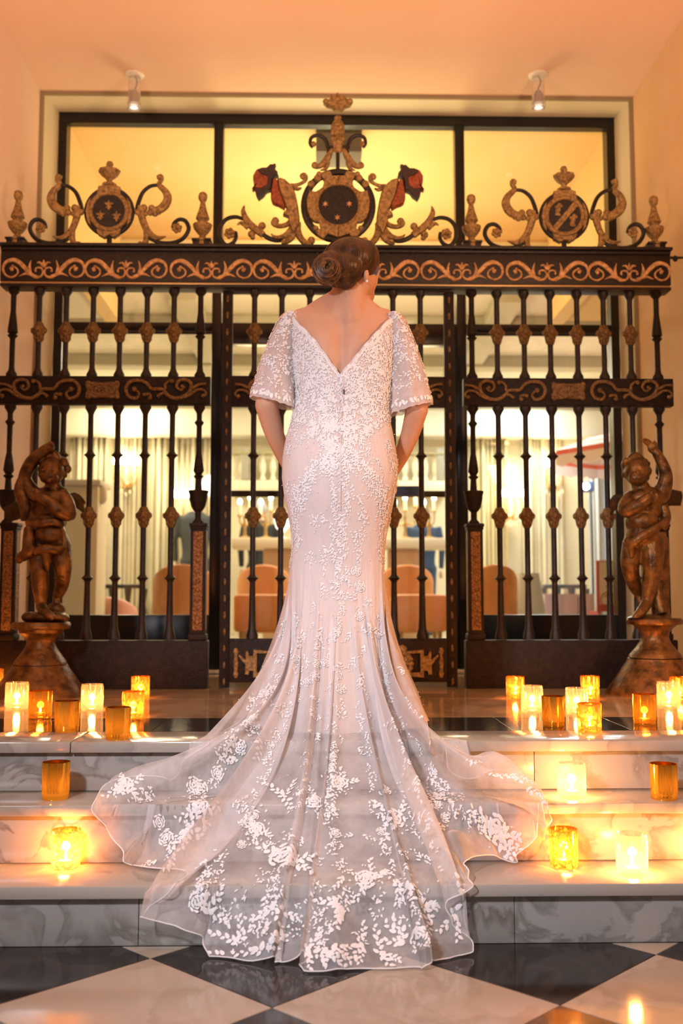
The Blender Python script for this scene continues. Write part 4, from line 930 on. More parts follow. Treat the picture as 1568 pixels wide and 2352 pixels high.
# ================================================================ CHERUBS ON PEDESTALS
def cherub(name_label, ped_label, Ys, sc, ox, oy, parts, wing, drape, rock, ped, sgn, hair, face, hands):
    def q(x, y, d=0.): p = P(ox+x/sc, oy+y/sc, Ys); return Vector((p.x, p.y+d, p.z))
    U = (q(100, 0)-q(0, 0)).x/100              # metres per crop pixel
    root = thing('cherub_statue', name_label, 'statue')
    b = MB()
    for kind, *a in parts:
        if kind == 'ball':
            x, y, d, rx, ry, rz = a; b.ball(q(x, y, d), rx*U, ry*U, rz*U, 16, 12)
        else:
            pts, rad = a; b.tube(crom([q(*p) for p in pts], 4), [r*U for r in rad], 12); b.ball(q(*pts[0]), rad[0]*U); b.ball(q(*pts[-1]), rad[-1]*U)
    for pts, rad in hands:
        b.tube([q(*p) for p in pts], [r*U for r in rad], 8); b.ball(q(*pts[-1]), rad[-1]*U)
    zb_ = q(ped[0], ped[1][0][4][0]).z+.002
    def flat1(co): co[:, 2] = np.maximum(co[:, 2], zb_); return co
    remesh(b, 'body', BRONZE, .0045, 5, root, flat1)
    h = MB()
    for x, y, d, r in hair: h.ball(q(x, y, d), r*U, r*U, r*U, 10, 8)
    remesh(h, 'curly_hair', BRONZE, .005, 2, root)
    for x, y, d, rx, rz in face: MB().ball(q(x, y, d), rx*U, rx*U*.6, rz*U, 10, 8).build('facial_feature', BRONZE, root)
    for pts, rad, th in wing:
        w = MB(); c = crom([q(*p) for p in pts], 5); w.tube(c, [r*U for r in rad], 10, flat=th)
        for k in range(5):
            off = Vector((0, .004*k, -(18+16*k)*U*.6)); w.tube([p+off for p in c[2+k:]], [rad[-1]*U*.55, rad[-1]*U*.4], 8, flat=th*.6)
        w.build('wing', BRONZE_DARK, root)
    d_ = MB()
    for pts, rad in drape: d_.tube(crom([q(*p) for p in pts], 5), [r*U for r in rad], 10)
    zq_ = q(ped[0], ped[1][0][4][0]).z+.002
    def flat0(co): co[:, 2] = np.maximum(co[:, 2], zq_); return co
    remesh(d_, 'drapery', BRONZE, .0045, 3, root, flat0)
    r_ = MB(); rnd = random.Random(11)
    for x, y, d, rx, ry, rz in rock: r_.ball(q(x, y, d), rx*U, ry*U, rz*U, 14, 10)
    zd = q(ped[0], ped[1][0][4][0]).z+.002
    def flat(co): co[:, 2] = np.maximum(co[:, 2], zd); return co
    remesh(r_, 'rock_base', BRONZE, .006, 2, root, flat)
    cx, prof = ped; c0 = q(cx, 0); pr = thing('pedestal', ped_label, 'pedestal', (c0.x, Ys, 0))
    z = lambda y: max(0., q(cx, y).z)
    seg = [[(r*U, z(y)) for y, r in s_] for s_ in prof]
    for nm, s_ in zip(('top_disc', 'stem', 'foot'), seg): MB().lathe(s_, n=48).build(nm, BRONZE, pr)
    return root
T, B = 'tube', 'ball'
cherub('brown bronze winged cherub with one arm over its head and one folded, on the left', 'round bell-footed bronze pedestal under the left cherub', 4.60, 3.0154, 0, 940,
 [(B, 365, 430, -.02, 88, 92, 98), (B, 362, 480, -.06, 62, 50, 48), (B, 330, 492, -.055, 30, 26, 26), (B, 398, 490, -.055, 30, 26, 26), (B, 362, 515, -.06, 26, 30, 18), (B, 362, 450, -.085, 13, 18, 18),
  (B, 278, 450, 0, 16, 20, 28), (B, 452, 450, 0, 16, 20, 28),
  (T, [(368, 510, 0), (365, 575, 0)], [55, 62]),
  (B, 335, 620, .0, 125, 95, 85), (B, 330, 700, -.005, 112, 92, 90), (B, 345, 780, -.012, 112, 105, 80), (B, 352, 870, -.02, 115, 112, 95), (B, 300, 920, .0, 90, 95, 80), (B, 405, 925, .0, 78, 92, 80),
  (T, [(232, 590, 0), (190, 530, -.01), (182, 468, -.02), (232, 372, -.03), (308, 298, -.03), (345, 275, -.03)], [62, 56, 46, 46, 36, 34]),
  (B, 350, 275, -.03, 42, 34, 34),
  (T, [(425, 595, 0), (470, 660, -.02), (492, 732, -.035), (440, 715, -.075), (350, 640, -.085), (300, 612, -.085)], [58, 56, 50, 48, 42, 36]),
  (B, 285, 602, -.085, 36, 26, 28),
  (T, [(292, 940, -.01), (288, 1040, -.03), (290, 1130, -.035), (288, 1240, -.02), (290, 1350, -.015)], [85, 76, 62, 58, 36]), (T, [(292, 1365, -.02), (350, 1410, -.075), (400, 1435, -.1)], [38, 34, 24]),
  (T, [(412, 945, 0), (432, 1050, -.01), (436, 1130, .0), (410, 1220, .04), (372, 1300, .06)], [80, 70, 58, 50, 34]), (T, [(372, 1300, .06), (365, 1370, .05)], [32, 26])],
 [([(250, 640, .07), (150, 640, .1), (60, 675, .14), (-40, 700, .16)], [40, 60, 62, 40], .014), ([(420, 640, .07), (470, 600, .12), (520, 640, .16)], [30, 44, 24], .012)],
 [([(175, 480, -.02), (150, 545, -.03), (160, 600, -.03), (190, 680, -.04), (185, 780, -.04)], [40, 38, 44, 40, 24]), ([(215, 790, -.06), (300, 800, -.085), (400, 790, -.085), (455, 810, -.05)], [26, 34, 30, 22]),
  ([(225, 830, -.06), (235, 920, -.085), (225, 1000, -.08), (165, 1035, -.06), (155, 1070, -.05)], [34, 42, 44, 34, 16]), ([(280, 990, -.085), (350, 975, -.1), (420, 980, -.09), (470, 960, -.06)], [30, 34, 32, 20]),
  ([(350, 990, -.09), (355, 1060, -.08), (352, 1130, -.06)], [34, 28, 10]), ([(440, 820, -.04), (460, 900, -.04), (455, 960, -.05)], [16, 20, 16])],
 [(330, 1440, 0, 150, 130, 45), (210, 1440, .0, 60, 80, 38), (440, 1445, -.02, 50, 60, 30), (365, 1395, .05, 70, 50, 60)],
 (325, [[(1525, 170), (1523, 188), (1510, 197), (1485, 197), (1474, 188), (1472, 120)], [(1770, 150), (1765, 178), (1745, 172), (1700, 138), (1660, 112), (1620, 94), (1590, 100), (1565, 122), (1548, 145), (1525, 150)], [(2010, 325), (1990, 325), (1960, 310), (1900, 270), (1830, 222), (1790, 192), (1770, 184), (1765, 150)]]), 1,
 [(290+18*k % 165, 360-(30 if 2 < k < 7 else 0)+(k*37 % 23), .0+.02*(k % 3)-.02, 30) for k in range(10)]+[(365, 345, .0, 62), (310, 370, .02, 46), (425, 372, .02, 48), (455, 410, .02, 34), (280, 410, .02, 30), (365, 400, .05, 80)],
 [(330, 438, -.078, 13, 7), (394, 438, -.078, 13, 7), (362, 496, -.092, 18, 5)],
 [([(350, 270, -.04), (372, 250, -.05), (392, 262, -.06)], [14, 13, 10]), ([(348, 262, -.02), (360, 240, -.03), (385, 245, -.05)], [14, 13, 10]), ([(340, 258, -.01), (348, 236, -.015), (370, 236, -.03)], [13, 12, 10]), ([(330, 262, .0), (330, 240, 0.), (352, 234, -.01)], [12, 11, 9]), ([(360, 290, -.05), (385, 285, -.06), (395, 275, -.06)], [14, 12, 10]),
  ([(280, 600, -.09), (255, 590, -.095), (245, 605, -.1)], [14, 12, 10]), ([(280, 612, -.09), (252, 608, -.1), (245, 622, -.1)], [13, 12, 9]), ([(282, 622, -.09), (256, 626, -.1)], [12, 10]), ([(290, 630, -.09), (266, 640, -.095)], [11, 9]), ([(300, 590, -.09), (290, 570, -.1)], [13, 10])])
cherub('brown bronze winged cherub raising an open hand, on the right', 'round bell-footed bronze pedestal under the right cherub', 4.60, 2.914, 1030, 940,
 [(B, 1250, 420, -.02, 84, 88, 94), (B, 1235, 470, -.055, 58, 48, 46), (B, 1205, 478, -.05, 26, 24, 24), (B, 1265, 482, -.05, 28, 24, 24), (B, 1235, 500, -.055, 24, 28, 18), (B, 1228, 442, -.08, 13, 18, 17), (B, 1325, 440, 0, 16, 20, 27), (B, 1170, 436, .0, 14, 18, 24),
  (T, [(1275, 500, 0), (1300, 560, 0)], [56, 66]),
  (B, 1320, 600, 0, 130, 95, 85), (B, 1300, 680, -.01, 118, 95, 90), (B, 1285, 760, -.02, 112, 108, 85), (B, 1290, 840, -.015, 112, 108, 85), (B, 1345, 880, 0, 88, 95, 85), (B, 1245, 890, .0, 72, 90, 75),
  (T, [(1420, 570, 0), (1440, 500, -.01), (1440, 430, -.02), (1408, 350, -.025), (1375, 300, -.03)], [62, 54, 44, 38, 30]), (B, 1350, 265, -.03, 36, 24, 38),
  (T, [(1215, 600, -.01), (1172, 650, -.03), (1165, 690, -.05), (1220, 660, -.085), (1290, 610, -.09)], [54, 52, 46, 44, 36]), (B, 1315, 598, -.09, 34, 26, 26),
  (T, [(1345, 890, -.01), (1348, 990, -.03), (1345, 1080, -.035), (1338, 1180, -.02), (1322, 1290, -.015)], [88, 78, 62, 56, 34]), (T, [(1315, 1300, -.02), (1262, 1350, -.06), (1215, 1385, -.08)], [38, 34, 22]),
  (T, [(1235, 910, 0), (1215, 1010, .0), (1228, 1090, .02), (1265, 1170, .05), (1300, 1230, .07)], [74, 66, 56, 48, 34]), (T, [(1300, 1230, .07), (1330, 1330, .06)], [30, 26])],
 [([(1420, 590, .07), (1480, 565, .1), (1540, 560, .13), (1640, 560, .16)], [30, 46, 50, 36], .014), ([(1220, 600, .07), (1175, 590, .12), (1150, 640, .15)], [26, 40, 20], .012)],
 [([(1170, 870, -.05), (1190, 905, -.07), (1260, 850, -.1), (1350, 800, -.09), (1430, 740, -.04)], [26, 32, 30, 26, 20]), ([(1180, 890, -.06), (1195, 950, -.06), (1200, 1000, -.05)], [28, 24, 12]), ([(1430, 640, .0), (1450, 720, .0), (1440, 800, .02)], [34, 40, 30]),
  ([(1440, 850, .05), (1450, 1000, .06), (1445, 1150, .06), (1440, 1300, .05), (1440, 1390, .04)], [50, 58, 60, 62, 60]), ([(1410, 1150, .02), (1400, 1260, .0), (1420, 1370, -.02)], [24, 34, 36])],
 [(1340, 1405, 0, 150, 120, 34), (1440, 1395, .02, 60, 70, 40), (1230, 1408, -.03, 60, 50, 22)],
 (1338, [[(1442, 150), (1440, 172), (1430, 180), (1408, 180), (1398, 170), (1396, 110)], [(1665, 140), (1660, 172), (1640, 164), (1600, 128), (1560, 100), (1525, 88), (1495, 92), (1470, 110), (1455, 128), (1442, 140)], [(1910, 318), (1890, 318), (1860, 302), (1800, 262), (1730, 214), (1690, 186), (1668, 178), (1662, 150)]]), -1,
 [(1250, 345, .0, 60), (1200, 368, .01, 44), (1305, 372, .02, 48), (1335, 410, .02, 36), (1260, 390, .05, 82), (1330, 450, .03, 30)]+[(1180+21*k, 350+(k*29 % 17)-(14 if 1 < k < 6 else 0), -.01+.015*(k % 3), 26) for k in range(8)],
 [(1200, 430, -.07, 12, 7), (1258, 432, -.072, 12, 7), (1230, 480, -.085, 17, 5)],
 [([(1340, 262, -.03), (1310, 240, -.035), (1285, 222, -.04)], [14, 12, 9]), ([(1340, 252, -.03), (1312, 224, -.03), (1290, 208, -.03)], [14, 12, 9]), ([(1346, 246, -.03), (1324, 218, -.03), (1306, 206, -.03)], [13, 12, 9]), ([(1352, 248, -.025), (1340, 225, -.02), (1330, 214, -.02)], [12, 11, 8]), ([(1368, 262, -.035), (1362, 238, -.045), (1352, 224, -.05)], [13, 12, 9]),
  ([(1320, 590, -.09), (1345, 582, -.1), (1352, 596, -.1)], [13, 12, 9]), ([(1322, 600, -.09), (1348, 600, -.1), (1352, 614, -.1)], [13, 12, 9]), ([(1320, 612, -.09), (1344, 616, -.1)], [12, 9]), ([(1312, 620, -.09), (1332, 630, -.095)], [11, 8]), ([(1305, 580, -.09), (1312, 560, -.1)], [12, 9])])
# ================================================================ THE BRIDE
YBR = 3.45
SKIN = mat('fair_skin', (.62, .33, .215), .5, 0, (.66, .375, .25), 9., sss=.12, spec=.3)
HAIRM = mat('dark_brown_hair', (.012, .005, .002), .38, 0, (.085, .032, .011), 26., detail=5., bump=.5, bscale=60, stretch=(1, 1, .35), spec=.4)
bride = thing('person', 'bride in a blush lace gown with long train, back turned, brown hair in a bun', 'person')
def bp(px, py, Y=YBR): return P(px, py, Y)
U = YBR/F
# ---- gown cross-sections: photo row, left edge, right edge, half depth behind and in front (metres)
SEC = np.array([(700, 668, 908, .060, .055), (735, 660, 913, .085, .075), (770, 664, 909, .098, .09), (800, 667, 905, .104, .098), (850, 673, 902, .104, .104), (900, 680, 897, .098, .10), (930, 681, 893, .094, .095), (960, 672, 893, .096, .09), (1000, 659, 902, .112, .09),
 (1050, 650, 910, .138, .095), (1100, 649, 911, .148, .10), (1150, 656, 903, .140, .105), (1200, 667, 891, .122, .11), (1250, 673, 882, .108, .11), (1300, 668, 880, .104, .11)], dtype=float)
YT = SEC[:, 0]
def sec(py): return [np.interp(py, YT, SEC[:, k]) for k in range(1, 5)]
def ringpt(py, a, off=0.):
    xl, xr, db, df = sec(py); c = bp((xl+xr)/2, py); w = (xr-xl)/2*U+off; d = (db if math.sin(a) < 0 else df)+off
    ca, sa = math.cos(a), math.sin(a); e = .88
    return Vector((c.x+w*math.copysign(abs(ca)**e, ca), YBR+d*math.copysign(abs(sa)**e, sa), c.z))
NECK = [(640, 716), (660, 714), (672, 722), (684, 748), (706, 776), (727, 803), (747, 833), (765, 860), (777, 874), (792, 860), (806, 845), (831, 815), (851, 790), (871, 764), (892, 736), (905, 722), (920, 718), (940, 718)]
def neck_y(px, scallop=True):
    y = np.interp(px, [n[0] for n in NECK], [n[1] for n in NECK])
    return y-(3.2*abs(math.sin(px*.145)) if scallop and 672 < px < 905 and abs(px-777) > 6 else 0)
def top_y(a):
    if math.sin(a) < -.02:
        px = 786.5+(118+3)*math.copysign(abs(math.cos(a))**.88, math.cos(a)); return neck_y(px)
    s = max(0., math.sin(a)); return 716+74*s**.7
# ---- hem of the train, traced in the photo, each point lying on the step or floor it touches
def hz(px, py, z): return PZ(px, py, z)
def hy_(px, py, Y): return P(px, py, Y)
Zf = ZF+.004
HEM = [hz(545, 1648, .006), hz(500, 1692, .01), hy_(440, 1748, 3.085), hy_(400, 1792, 3.06), hy_(335, 1784, 3.03), hy_(268, 1792, 3.0), hz(227, 1848, Z2+.012), hy_(236, 1902, 2.895), hy_(262, 1957, 2.885), hz(300, 1987, Z1+.006), hz(352, 1993, Z1+.006), hz(414, 2003, Z1+.008),
 hz(385, 2037, Z1+.012), hy_(352, 2090, 2.675), hy_(344, 2116, 2.665), hy_(400, 2132, 2.655), hy_(450, 2162, 2.655), hz(490, 2196, Zf), hz(540, 2206, Zf), hz(600, 2208, Zf), hz(632, 2206, Zf), hz(650, 2216, Zf), hz(668, 2212, Zf), hy_(684, 2188, 2.61), hz(687, 2222, Zf), hz(720, 2232, Zf), hz(800, 2231, Zf), hz(880, 2229, Zf), hz(960, 2226, Zf), hz(1004, 2220, Zf), hz(1012, 2206, Zf), hz(1050, 2198, Zf), hy_(1092, 2173, 2.655), hy_(1062, 2128, 2.665), hy_(1022, 2082, 2.675), hy_(1050, 2056, 2.685), hz(1092, 2031, Z1+.012), hz(1087, 1996, Z1+.03), hy_(1066, 1974, 2.79), hz(1115, 1966, Z1+.03), hz(1190, 1982, Z1+.006), hy_(1212, 1955, 2.885), hy_(1244, 1903, 2.895), hz(1250, 1862, Z2+.012), hy_(1233, 1802, 2.98), hy_(1186, 1777, 3.02), hy_(1120, 1771, 3.05), hy_(1062, 1790, 3.07), hy_(1022, 1747, 3.088), hz(987, 1702, .012), hz(962, 1656, .006)]
NB = len(HEM)-1; SUB = 8
hemc = crom(HEM, SUB)
hemc = [p+Vector((.005*math.sin(i*.71), -.007*math.sin(i*.47+1)*(1 if p.z < -.3 else .3), 0)) for i, p in enumerate(hemc)]
NBU = len(hemc)                                      # columns over the back
NFU = 48                                             # columns round the hidden front
fc = bp(776, 1640); frontc = []
e0, e1 = hemc[-1], hemc[0]
for k in range(1, NFU):
    a = math.pi*k/NFU; mxx = (e0.x+e1.x)/2; w = (e0.x-e1.x)/2; yy = e0.y+(e1.y-e0.y)*k/NFU
    frontc.append(Vector((mxx+w*math.cos(a), yy+.16*math.sin(a), .004)))
hem_all = hemc+frontc
NU = len(hem_all)
ang = [math.pi+math.pi*i/(NBU-1) for i in range(NBU)]+[2*math.pi+math.pi*k/NFU for k in range(1, NFU)]
# ease the centre columns together the way the gathered folds do
def nosing(Y):
    """line over the step edges: fabric rests on the nosings"""
    pts = [(0, Zf), (2.60, Zf), (D1-.035, Z1+.006), (D2-.033, Z2+.006), (D3-.033, .006), (9, .006)]
    return float(np.interp(Y, [p[0] for p in pts], [p[1] for p in pts]))
def ground(Y):
    return ZF if Y < D1-.034 else Z1 if Y < D2-.032 else Z2 if Y < D3-.032 else 0.
def support(Y, lb=0.):
    w = .5*(1-.9*lb); return w*nosing(Y)+(1-w)*max(ground(Y)+.006, nosing(Y)-.03-.12*lb)
NV1, NV2 = 26, 64
rnd = random.Random(5)
def rdg(x): return 1-2*abs(math.sin(x/2))**.75
def foldf(i, t):
    u = i/(NBU-1)
    return .55*rdg(2*math.pi*10*u+.6+.5*t)+.34*rdg(2*math.pi*17*u+2.1-.6*t)+.2*math.sin(2*math.pi*29*u+.4+t)+.10*math.sin(2*math.pi*47*u)*(1-t)
def lobe(i):
    h = i/SUB; f = lambda a, b, c, d: min(1, max(0, min((h-a)/(b-a), (d-h)/(d-c))))
    return max(f(1, 4, 11, 15), f(34, 37.5, 46.5, 49.5))
rows = []
for j in range(NV1):
    s = j/NV1; r = []
    for i in range(NU):
        a = ang[i]; ty = top_y(a); py = ty+(1300-ty)*s; r.append(ringpt(py, a, .004))
    rows.append(r)
for j in range(NV2+1):
    t = j/NV2; r = []
    for i in range(NU):
        a = ang[i]; K = ringpt(1300, a, .004); H = hem_all[i]
        if i < NBU:
            back = max(0., -math.sin(a)); lb = lobe(i); te = t**(1.18+.95*lb)
            ty = t**(1.18-.42*lb); x = K.x+(H.x-K.x)*te; y = K.y+(H.y-K.y)*ty
            g = t**(.70-.06*back-.24*lb)
            z = K.z+(H.z-K.z)*g
            f = foldf(i, t); A = .058*min(1., .12+t*1.25)*(1-.3*max(0, (t-.8)/.2))*min(1, t*9)
            z += A*.8*f*min(1, t*2)*t+A*.5*t*(1-.8*lb); y -= A*.85*f*(1-.55*t)
            z += lb*.05*math.exp(-((t-.93)/.05)**2)*(.6+.4*math.sin(i*.11))
            x += A*.5*math.sin(2*math.pi*13*i/(NBU-1)+1.3*t)
            zs_ = support(y, lb)*(1-max(0, (t-.9)/.1))+min(support(y, lb), H.z)*max(0, (t-.9)/.1) if t > .9 else support(y, lb)
            zs_ = min(zs_, max(K.z, H.z))
            d = z-zs_; z = zs_+.5*(d+math.sqrt(d*d+.0012**2*4)) if t < .985 else z
            if t >= .985: z = max(H.z, ground(y)+.003) if t > .999 else max(z*.5+H.z*.5, ground(y)+.003)
            sm = lambda lo, hi: (lambda q: q*q*(3-2*q))(min(1, max(0, (t-lo)/(hi-lo))))
            rg = max(0., f*.85+.2)*sm(.12, .5)*(1-.6*sm(.86, 1.)); z += .052*rg*(1-.8*lb); y -= .022*rg
        else:
            te = t**1.5; x = K.x+(H.x-K.x)*te; y = K.y+(H.y-K.y)*te; z = K.z+(H.z-K.z)*t; f = math.sin(i*.8); x += .01*t*f; y += .008*t*math.cos(i*.8)
        r.append(Vector((x, y, z)))
    rows.append(r)
G = np.array([[tuple(p) for p in r] for r in rows])          # (rows, columns, 3)
# smooth a little across the columns so the folds stay soft
def smooth_rows(G, j0, it):
    for _ in range(it):
        S = .25*np.roll(G, 1, 1)+.5*G+.25*np.roll(G, -1, 1); T_ = S.copy(); T_[1:-1] = .25*S[:-2]+.5*S[1:-1]+.25*S[2:]
        G[j0:-2] = T_[j0:-2]
    return G
G = smooth_rows(G, NV1+1, 2)
gyy = G[NV1:, :NBU, 1]; gzz = G[NV1:, :NBU, 2]
gr_ = np.where(gyy < D1-.036, ZF, np.where(gyy < D2-.034, Z1, np.where(gyy < D3-.034, Z2, 0.)))
G[NV1:, :NBU, 2] = np.maximum(gzz, gr_+.0035)
NR = len(G)
def cloth_mat(name, col, alpha, rough=.6, col2=None, weave=0., transl=.35, sheen=.25):
    m = bpy.data.materials.new(name); m.use_nodes = True; nt = m.node_tree; L = nt.links.new; b = nt.nodes['Principled BSDF']
    b.inputs['Base Color'].default_value = (*col, 1); b.inputs['Roughness'].default_value = rough; b.inputs['Sheen Weight'].default_value = sheen; b.inputs['Specular IOR Level'].default_value = .3
    tl = nd(nt, 'ShaderNodeBsdfTranslucent'); tl.inputs[0].default_value = (*col, 1); mx = nd(nt, 'ShaderNodeMixShader'); mx.inputs[0].default_value = transl
    L(b.outputs[0], mx.inputs[1]); L(tl.outputs[0], mx.inputs[2]); out = mx
    if alpha < 1:
        tr = nd(nt, 'ShaderNodeBsdfTransparent'); m2 = nd(nt, 'ShaderNodeMixShader'); m2.inputs[0].default_value = alpha
        if weave:
            tc = nd(nt, 'ShaderNodeTexCoord'); n = nd(nt, 'ShaderNodeTexNoise', i_Scale=14., i_Detail=4.); L(tc.outputs['Object'], n.inputs['Vector']); mr = nd(nt, 'ShaderNodeMapRange'); mr.inputs['From Min'].default_value = .3; mr.inputs['From Max'].default_value = .7
            mr.inputs['To Min'].default_value = alpha-weave; mr.inputs['To Max'].default_value = alpha+weave; L(n.outputs['Fac'], mr.inputs['Value']); L(mr.outputs[0], m2.inputs[0])
        L(tr.outputs[0], m2.inputs[1]); L(mx.outputs[0], m2.inputs[2]); out = m2
    L(out.outputs[0], nt.nodes['Material Output'].inputs[0]); return m
SATIN = cloth_mat('blush_lining', (.86, .72, .69), 1., .5, transl=.12)
LACE = cloth_mat('ivory_lace', (.95, .93, .95), 1., .45, transl=.15, sheen=.3)
SLEEVEM = cloth_mat('sheer_lace_sleeve', (.90, .82, .82), .78, weave=.14, transl=.35)
# the gown cloth: opaque blush lace down to the knee, thinning to sheer white tulle in the train
GOWNM = cloth_mat('gown_tulle', (.92, .88, .89), .5, weave=.09, transl=.25)
_nt = GOWNM.node_tree; _at = nd(_nt, 'ShaderNodeAttribute', attribute_name='lined'); _mr = [n for n in _nt.nodes if n.type == 'MAP_RANGE'][0]; _ms = [n for n in _nt.nodes if n.type == 'MIX_SHADER' and n.inputs[1].links and n.inputs[1].links[0].from_node.type == 'BSDF_TRANSPARENT'][0]
_mx2 = nd(_nt, 'ShaderNodeMix', data_type='FLOAT'); _nt.links.new(_at.outputs['Fac'], _mx2.inputs['Factor']); _mr.inputs['To Min'].default_value = .26; _mr.inputs['To Max'].default_value = .44
_nt.links.new(_mr.outputs[0], _mx2.inputs['A']); _mx2.inputs['B'].default_value = 1.; _nt.links.new(_mx2.outputs['Result'], _ms.inputs[0])
_cm = nd(_nt, 'ShaderNodeMix', data_type='RGBA'); _nt.links.new(_at.outputs['Fac'], _cm.inputs['Factor']); _cm.inputs['A'].default_value = (.93, .90, .92, 1); _cm.inputs['B'].default_value = (.88, .79, .78, 1)
_tc = nd(_nt, 'ShaderNodeTexCoord'); _mp = nd(_nt, 'ShaderNodeMapping'); _mp.inputs['Scale'].default_value = (1, .6, .3); _nz = nd(_nt, 'ShaderNodeTexNoise', i_Scale=30., i_Detail=4.); _bp = nd(_nt, 'ShaderNodeBump', i_Strength=.35, i_Distance=.02)
_nt.links.new(_tc.outputs['Object'], _mp.inputs[0]); _nt.links.new(_mp.outputs[0], _nz.inputs['Vector']); _nt.links.new(_nz.outputs['Fac'], _bp.inputs['Height'])
for _n in _nt.nodes:
    if _n.type == 'BSDF_PRINCIPLED': _nt.links.new(_bp.outputs[0], _n.inputs['Normal'])
    if _n.type == 'BSDF_PRINCIPLED': _nt.links.new(_cm.outputs['Result'], _n.inputs['Base Color'])
    if _n.type == 'BSDF_TRANSLUCENT': _nt.links.new(_cm.outputs['Result'], _n.inputs['Color'])
def gmesh(G, name, m, parent, closed=True, thick=0.):
    mb = MB(); mb.grid([[tuple(p) for p in r] for r in G], closed); return mb.build(name, m, parent)
gown = gmesh(G, 'gown', GOWNM, bride); gown['label'] = 'blush lace gown with a sheer white tulle train'; bod = skirt = gown
_tt = np.clip((np.arange(NR)-NV1)/NV2, 0, 1); _ln = 1-np.clip((_tt-.06)/.52, 0, 1); _ln = _ln*_ln*(3-2*_ln)
_at_ = gown.data.attributes.new('lined', 'FLOAT', 'POINT'); _at_.data.foreach_set('value', np.repeat(_ln, NU).astype(np.float32))
# hem edge along the train
c = [Vector(p) for p in G[-1, :NBU]]
MB().tube([p+Vector((0, 0, .0015)) for p in c], .0016, 6).build('hem_ribbon', LACE, gown)
# lining: opaque underskirt down to the landing edge
LR = []
zmid = bp(776, 1300).z
for j in range(31):
    t = j/30; r = []
    for i in range(72):
        a = 2*math.pi*i/72; K = ringpt(1300, a, -.004); w0 = .30; cx_ = bp(772, 1640).x
        Hx = cx_+w0*math.cos(a); Hy = 3.44+(.30 if math.sin(a) < 0 else .20)*math.sin(a); Hz = .012 if Hy > D3-.03 else 0.
        te = t**1.7; fo = .014*t*math.sin(a*11+.5)+.007*t*math.sin(a*19)
        r.append((K.x+(Hx-K.x)*te+fo*math.cos(a), K.y+(Hy-K.y)*te+fo*math.sin(a), K.z+(.02-K.z)*t))
    LR.append(r)
MB().grid(LR, True).build('lining', SATIN, bride)
# second, shorter tulle layer gives the folds their depth
G2 = G[NV1:].copy(); T2 = np.linspace(0, 1, len(G2))[:, None]
sh = np.roll(G2, 5, 1); G2 = G2*.5+sh*.5; G2[:, :, 2] -= .0; G2[:, :, 1] += .012*(1-T2)
n2 = int(len(G2)*.80); L2 = G2[:n2]
L2[:, :NBU, 2] = np.maximum(L2[:, :NBU, 2]-.006, np.where(L2[:, :NBU, 1] < D1-.036, ZF, np.where(L2[:, :NBU, 1] < D2-.034, Z1, np.where(L2[:, :NBU, 1] < D3-.034, Z2, 0.)))+.002)
gmesh(L2, 'inner_tulle', cloth_mat('inner_tulle', (.90, .85, .87), .18, weave=.06, transl=.3), bride)
# ---- sleeves
def sleeve(cs, depth, hemlift, sg):
    rows = []; n = 56; pts = crom([Vector((*bp(c[0], c[1])[:3],)) for c in cs], 5); hw = lerpw([c[2]*U for c in cs], len(pts)); N = len(pts)
    for i, p in enumerate(pts):
        t = i/(N-1); r = []
        for k in range(n):
            a = 2*math.pi*k/n; f = 1+.05*t*math.sin(7*a)+.03*t*math.sin(12*a+1)
            x = p.x+hw[i]*f*math.cos(a); y = p.y-.004+depth*(.8+.35*t)*f*math.sin(a); z = p.z+(.030*sg*math.cos(a)*(1-t)*0)+hemlift*t*t*math.cos(a)
            if i == N-1: z -= .004*abs(math.sin(a*9))
            tilt = sg*math.cos(a)          # the shoulder end is cut on the slant
            if t < .5: z += -.055*(1-t*2)*max(0, tilt)*0
            r.append(Vector((x, y, z)))
        rows.append(r)
    return np.array([[tuple(q) for q in r] for r in rows])
SLL = sleeve([(671, 722, 13), (662, 745, 27), (650, 785, 33), (640, 830, 39), (633, 875, 46), (627, 926, 54)], .058, -.022, -1)
SLR = sleeve([(902, 724, 12), (910, 748, 25), (921, 788, 31), (930, 832, 36), (937, 878, 43), (943, 940, 51)], .058, .022, 1)
so1 = gmesh(SLL, 'sleeve', SLEEVEM, bride); so2 = gmesh(SLR, 'sleeve', SLEEVEM, bride)
# ---- body: one continuous figure
b = MB(); rr = []
for py in (712, 722, 735, 755, 780, 810, 850, 900, 940, 980, 1040, 1100, 1160):
    rr.append([tuple(ringpt(py, 2*math.pi*k/40, -.010 if py > 730 else -.016)) for k in range(40)])
b.grid(rr, True); b.f += [tuple(range(39, -1, -1)), tuple(range(len(b.v)-40, len(b.v)))]
def tb(pts, rad, n=14): b.tube(crom([bp(x, y, Y) for x, y, Y in pts], 4), rad, n); b.ball(bp(*pts[0]), rad[0], nu=14, nv=10); b.ball(bp(*pts[-1]), rad[-1], nu=14, nv=10)
tb([(668, 748, 3.45), (652, 790, 3.45), (632, 850, 3.45), (612, 930, 3.45)], [.052, .052, .047, .042]); tb([(612, 930, 3.45), (628, 990, 3.50), (650, 1045, 3.56), (668, 1080, 3.60)], [.042, .036, .028, .024])
tb([(905, 750, 3.45), (920, 795, 3.45), (938, 855, 3.45), (957, 940, 3.45)], [.050, .050, .046, .041]); tb([(957, 940, 3.45), (942, 995, 3.50), (920, 1050, 3.56), (900, 1085, 3.60)], [.041, .035, .028, .024])
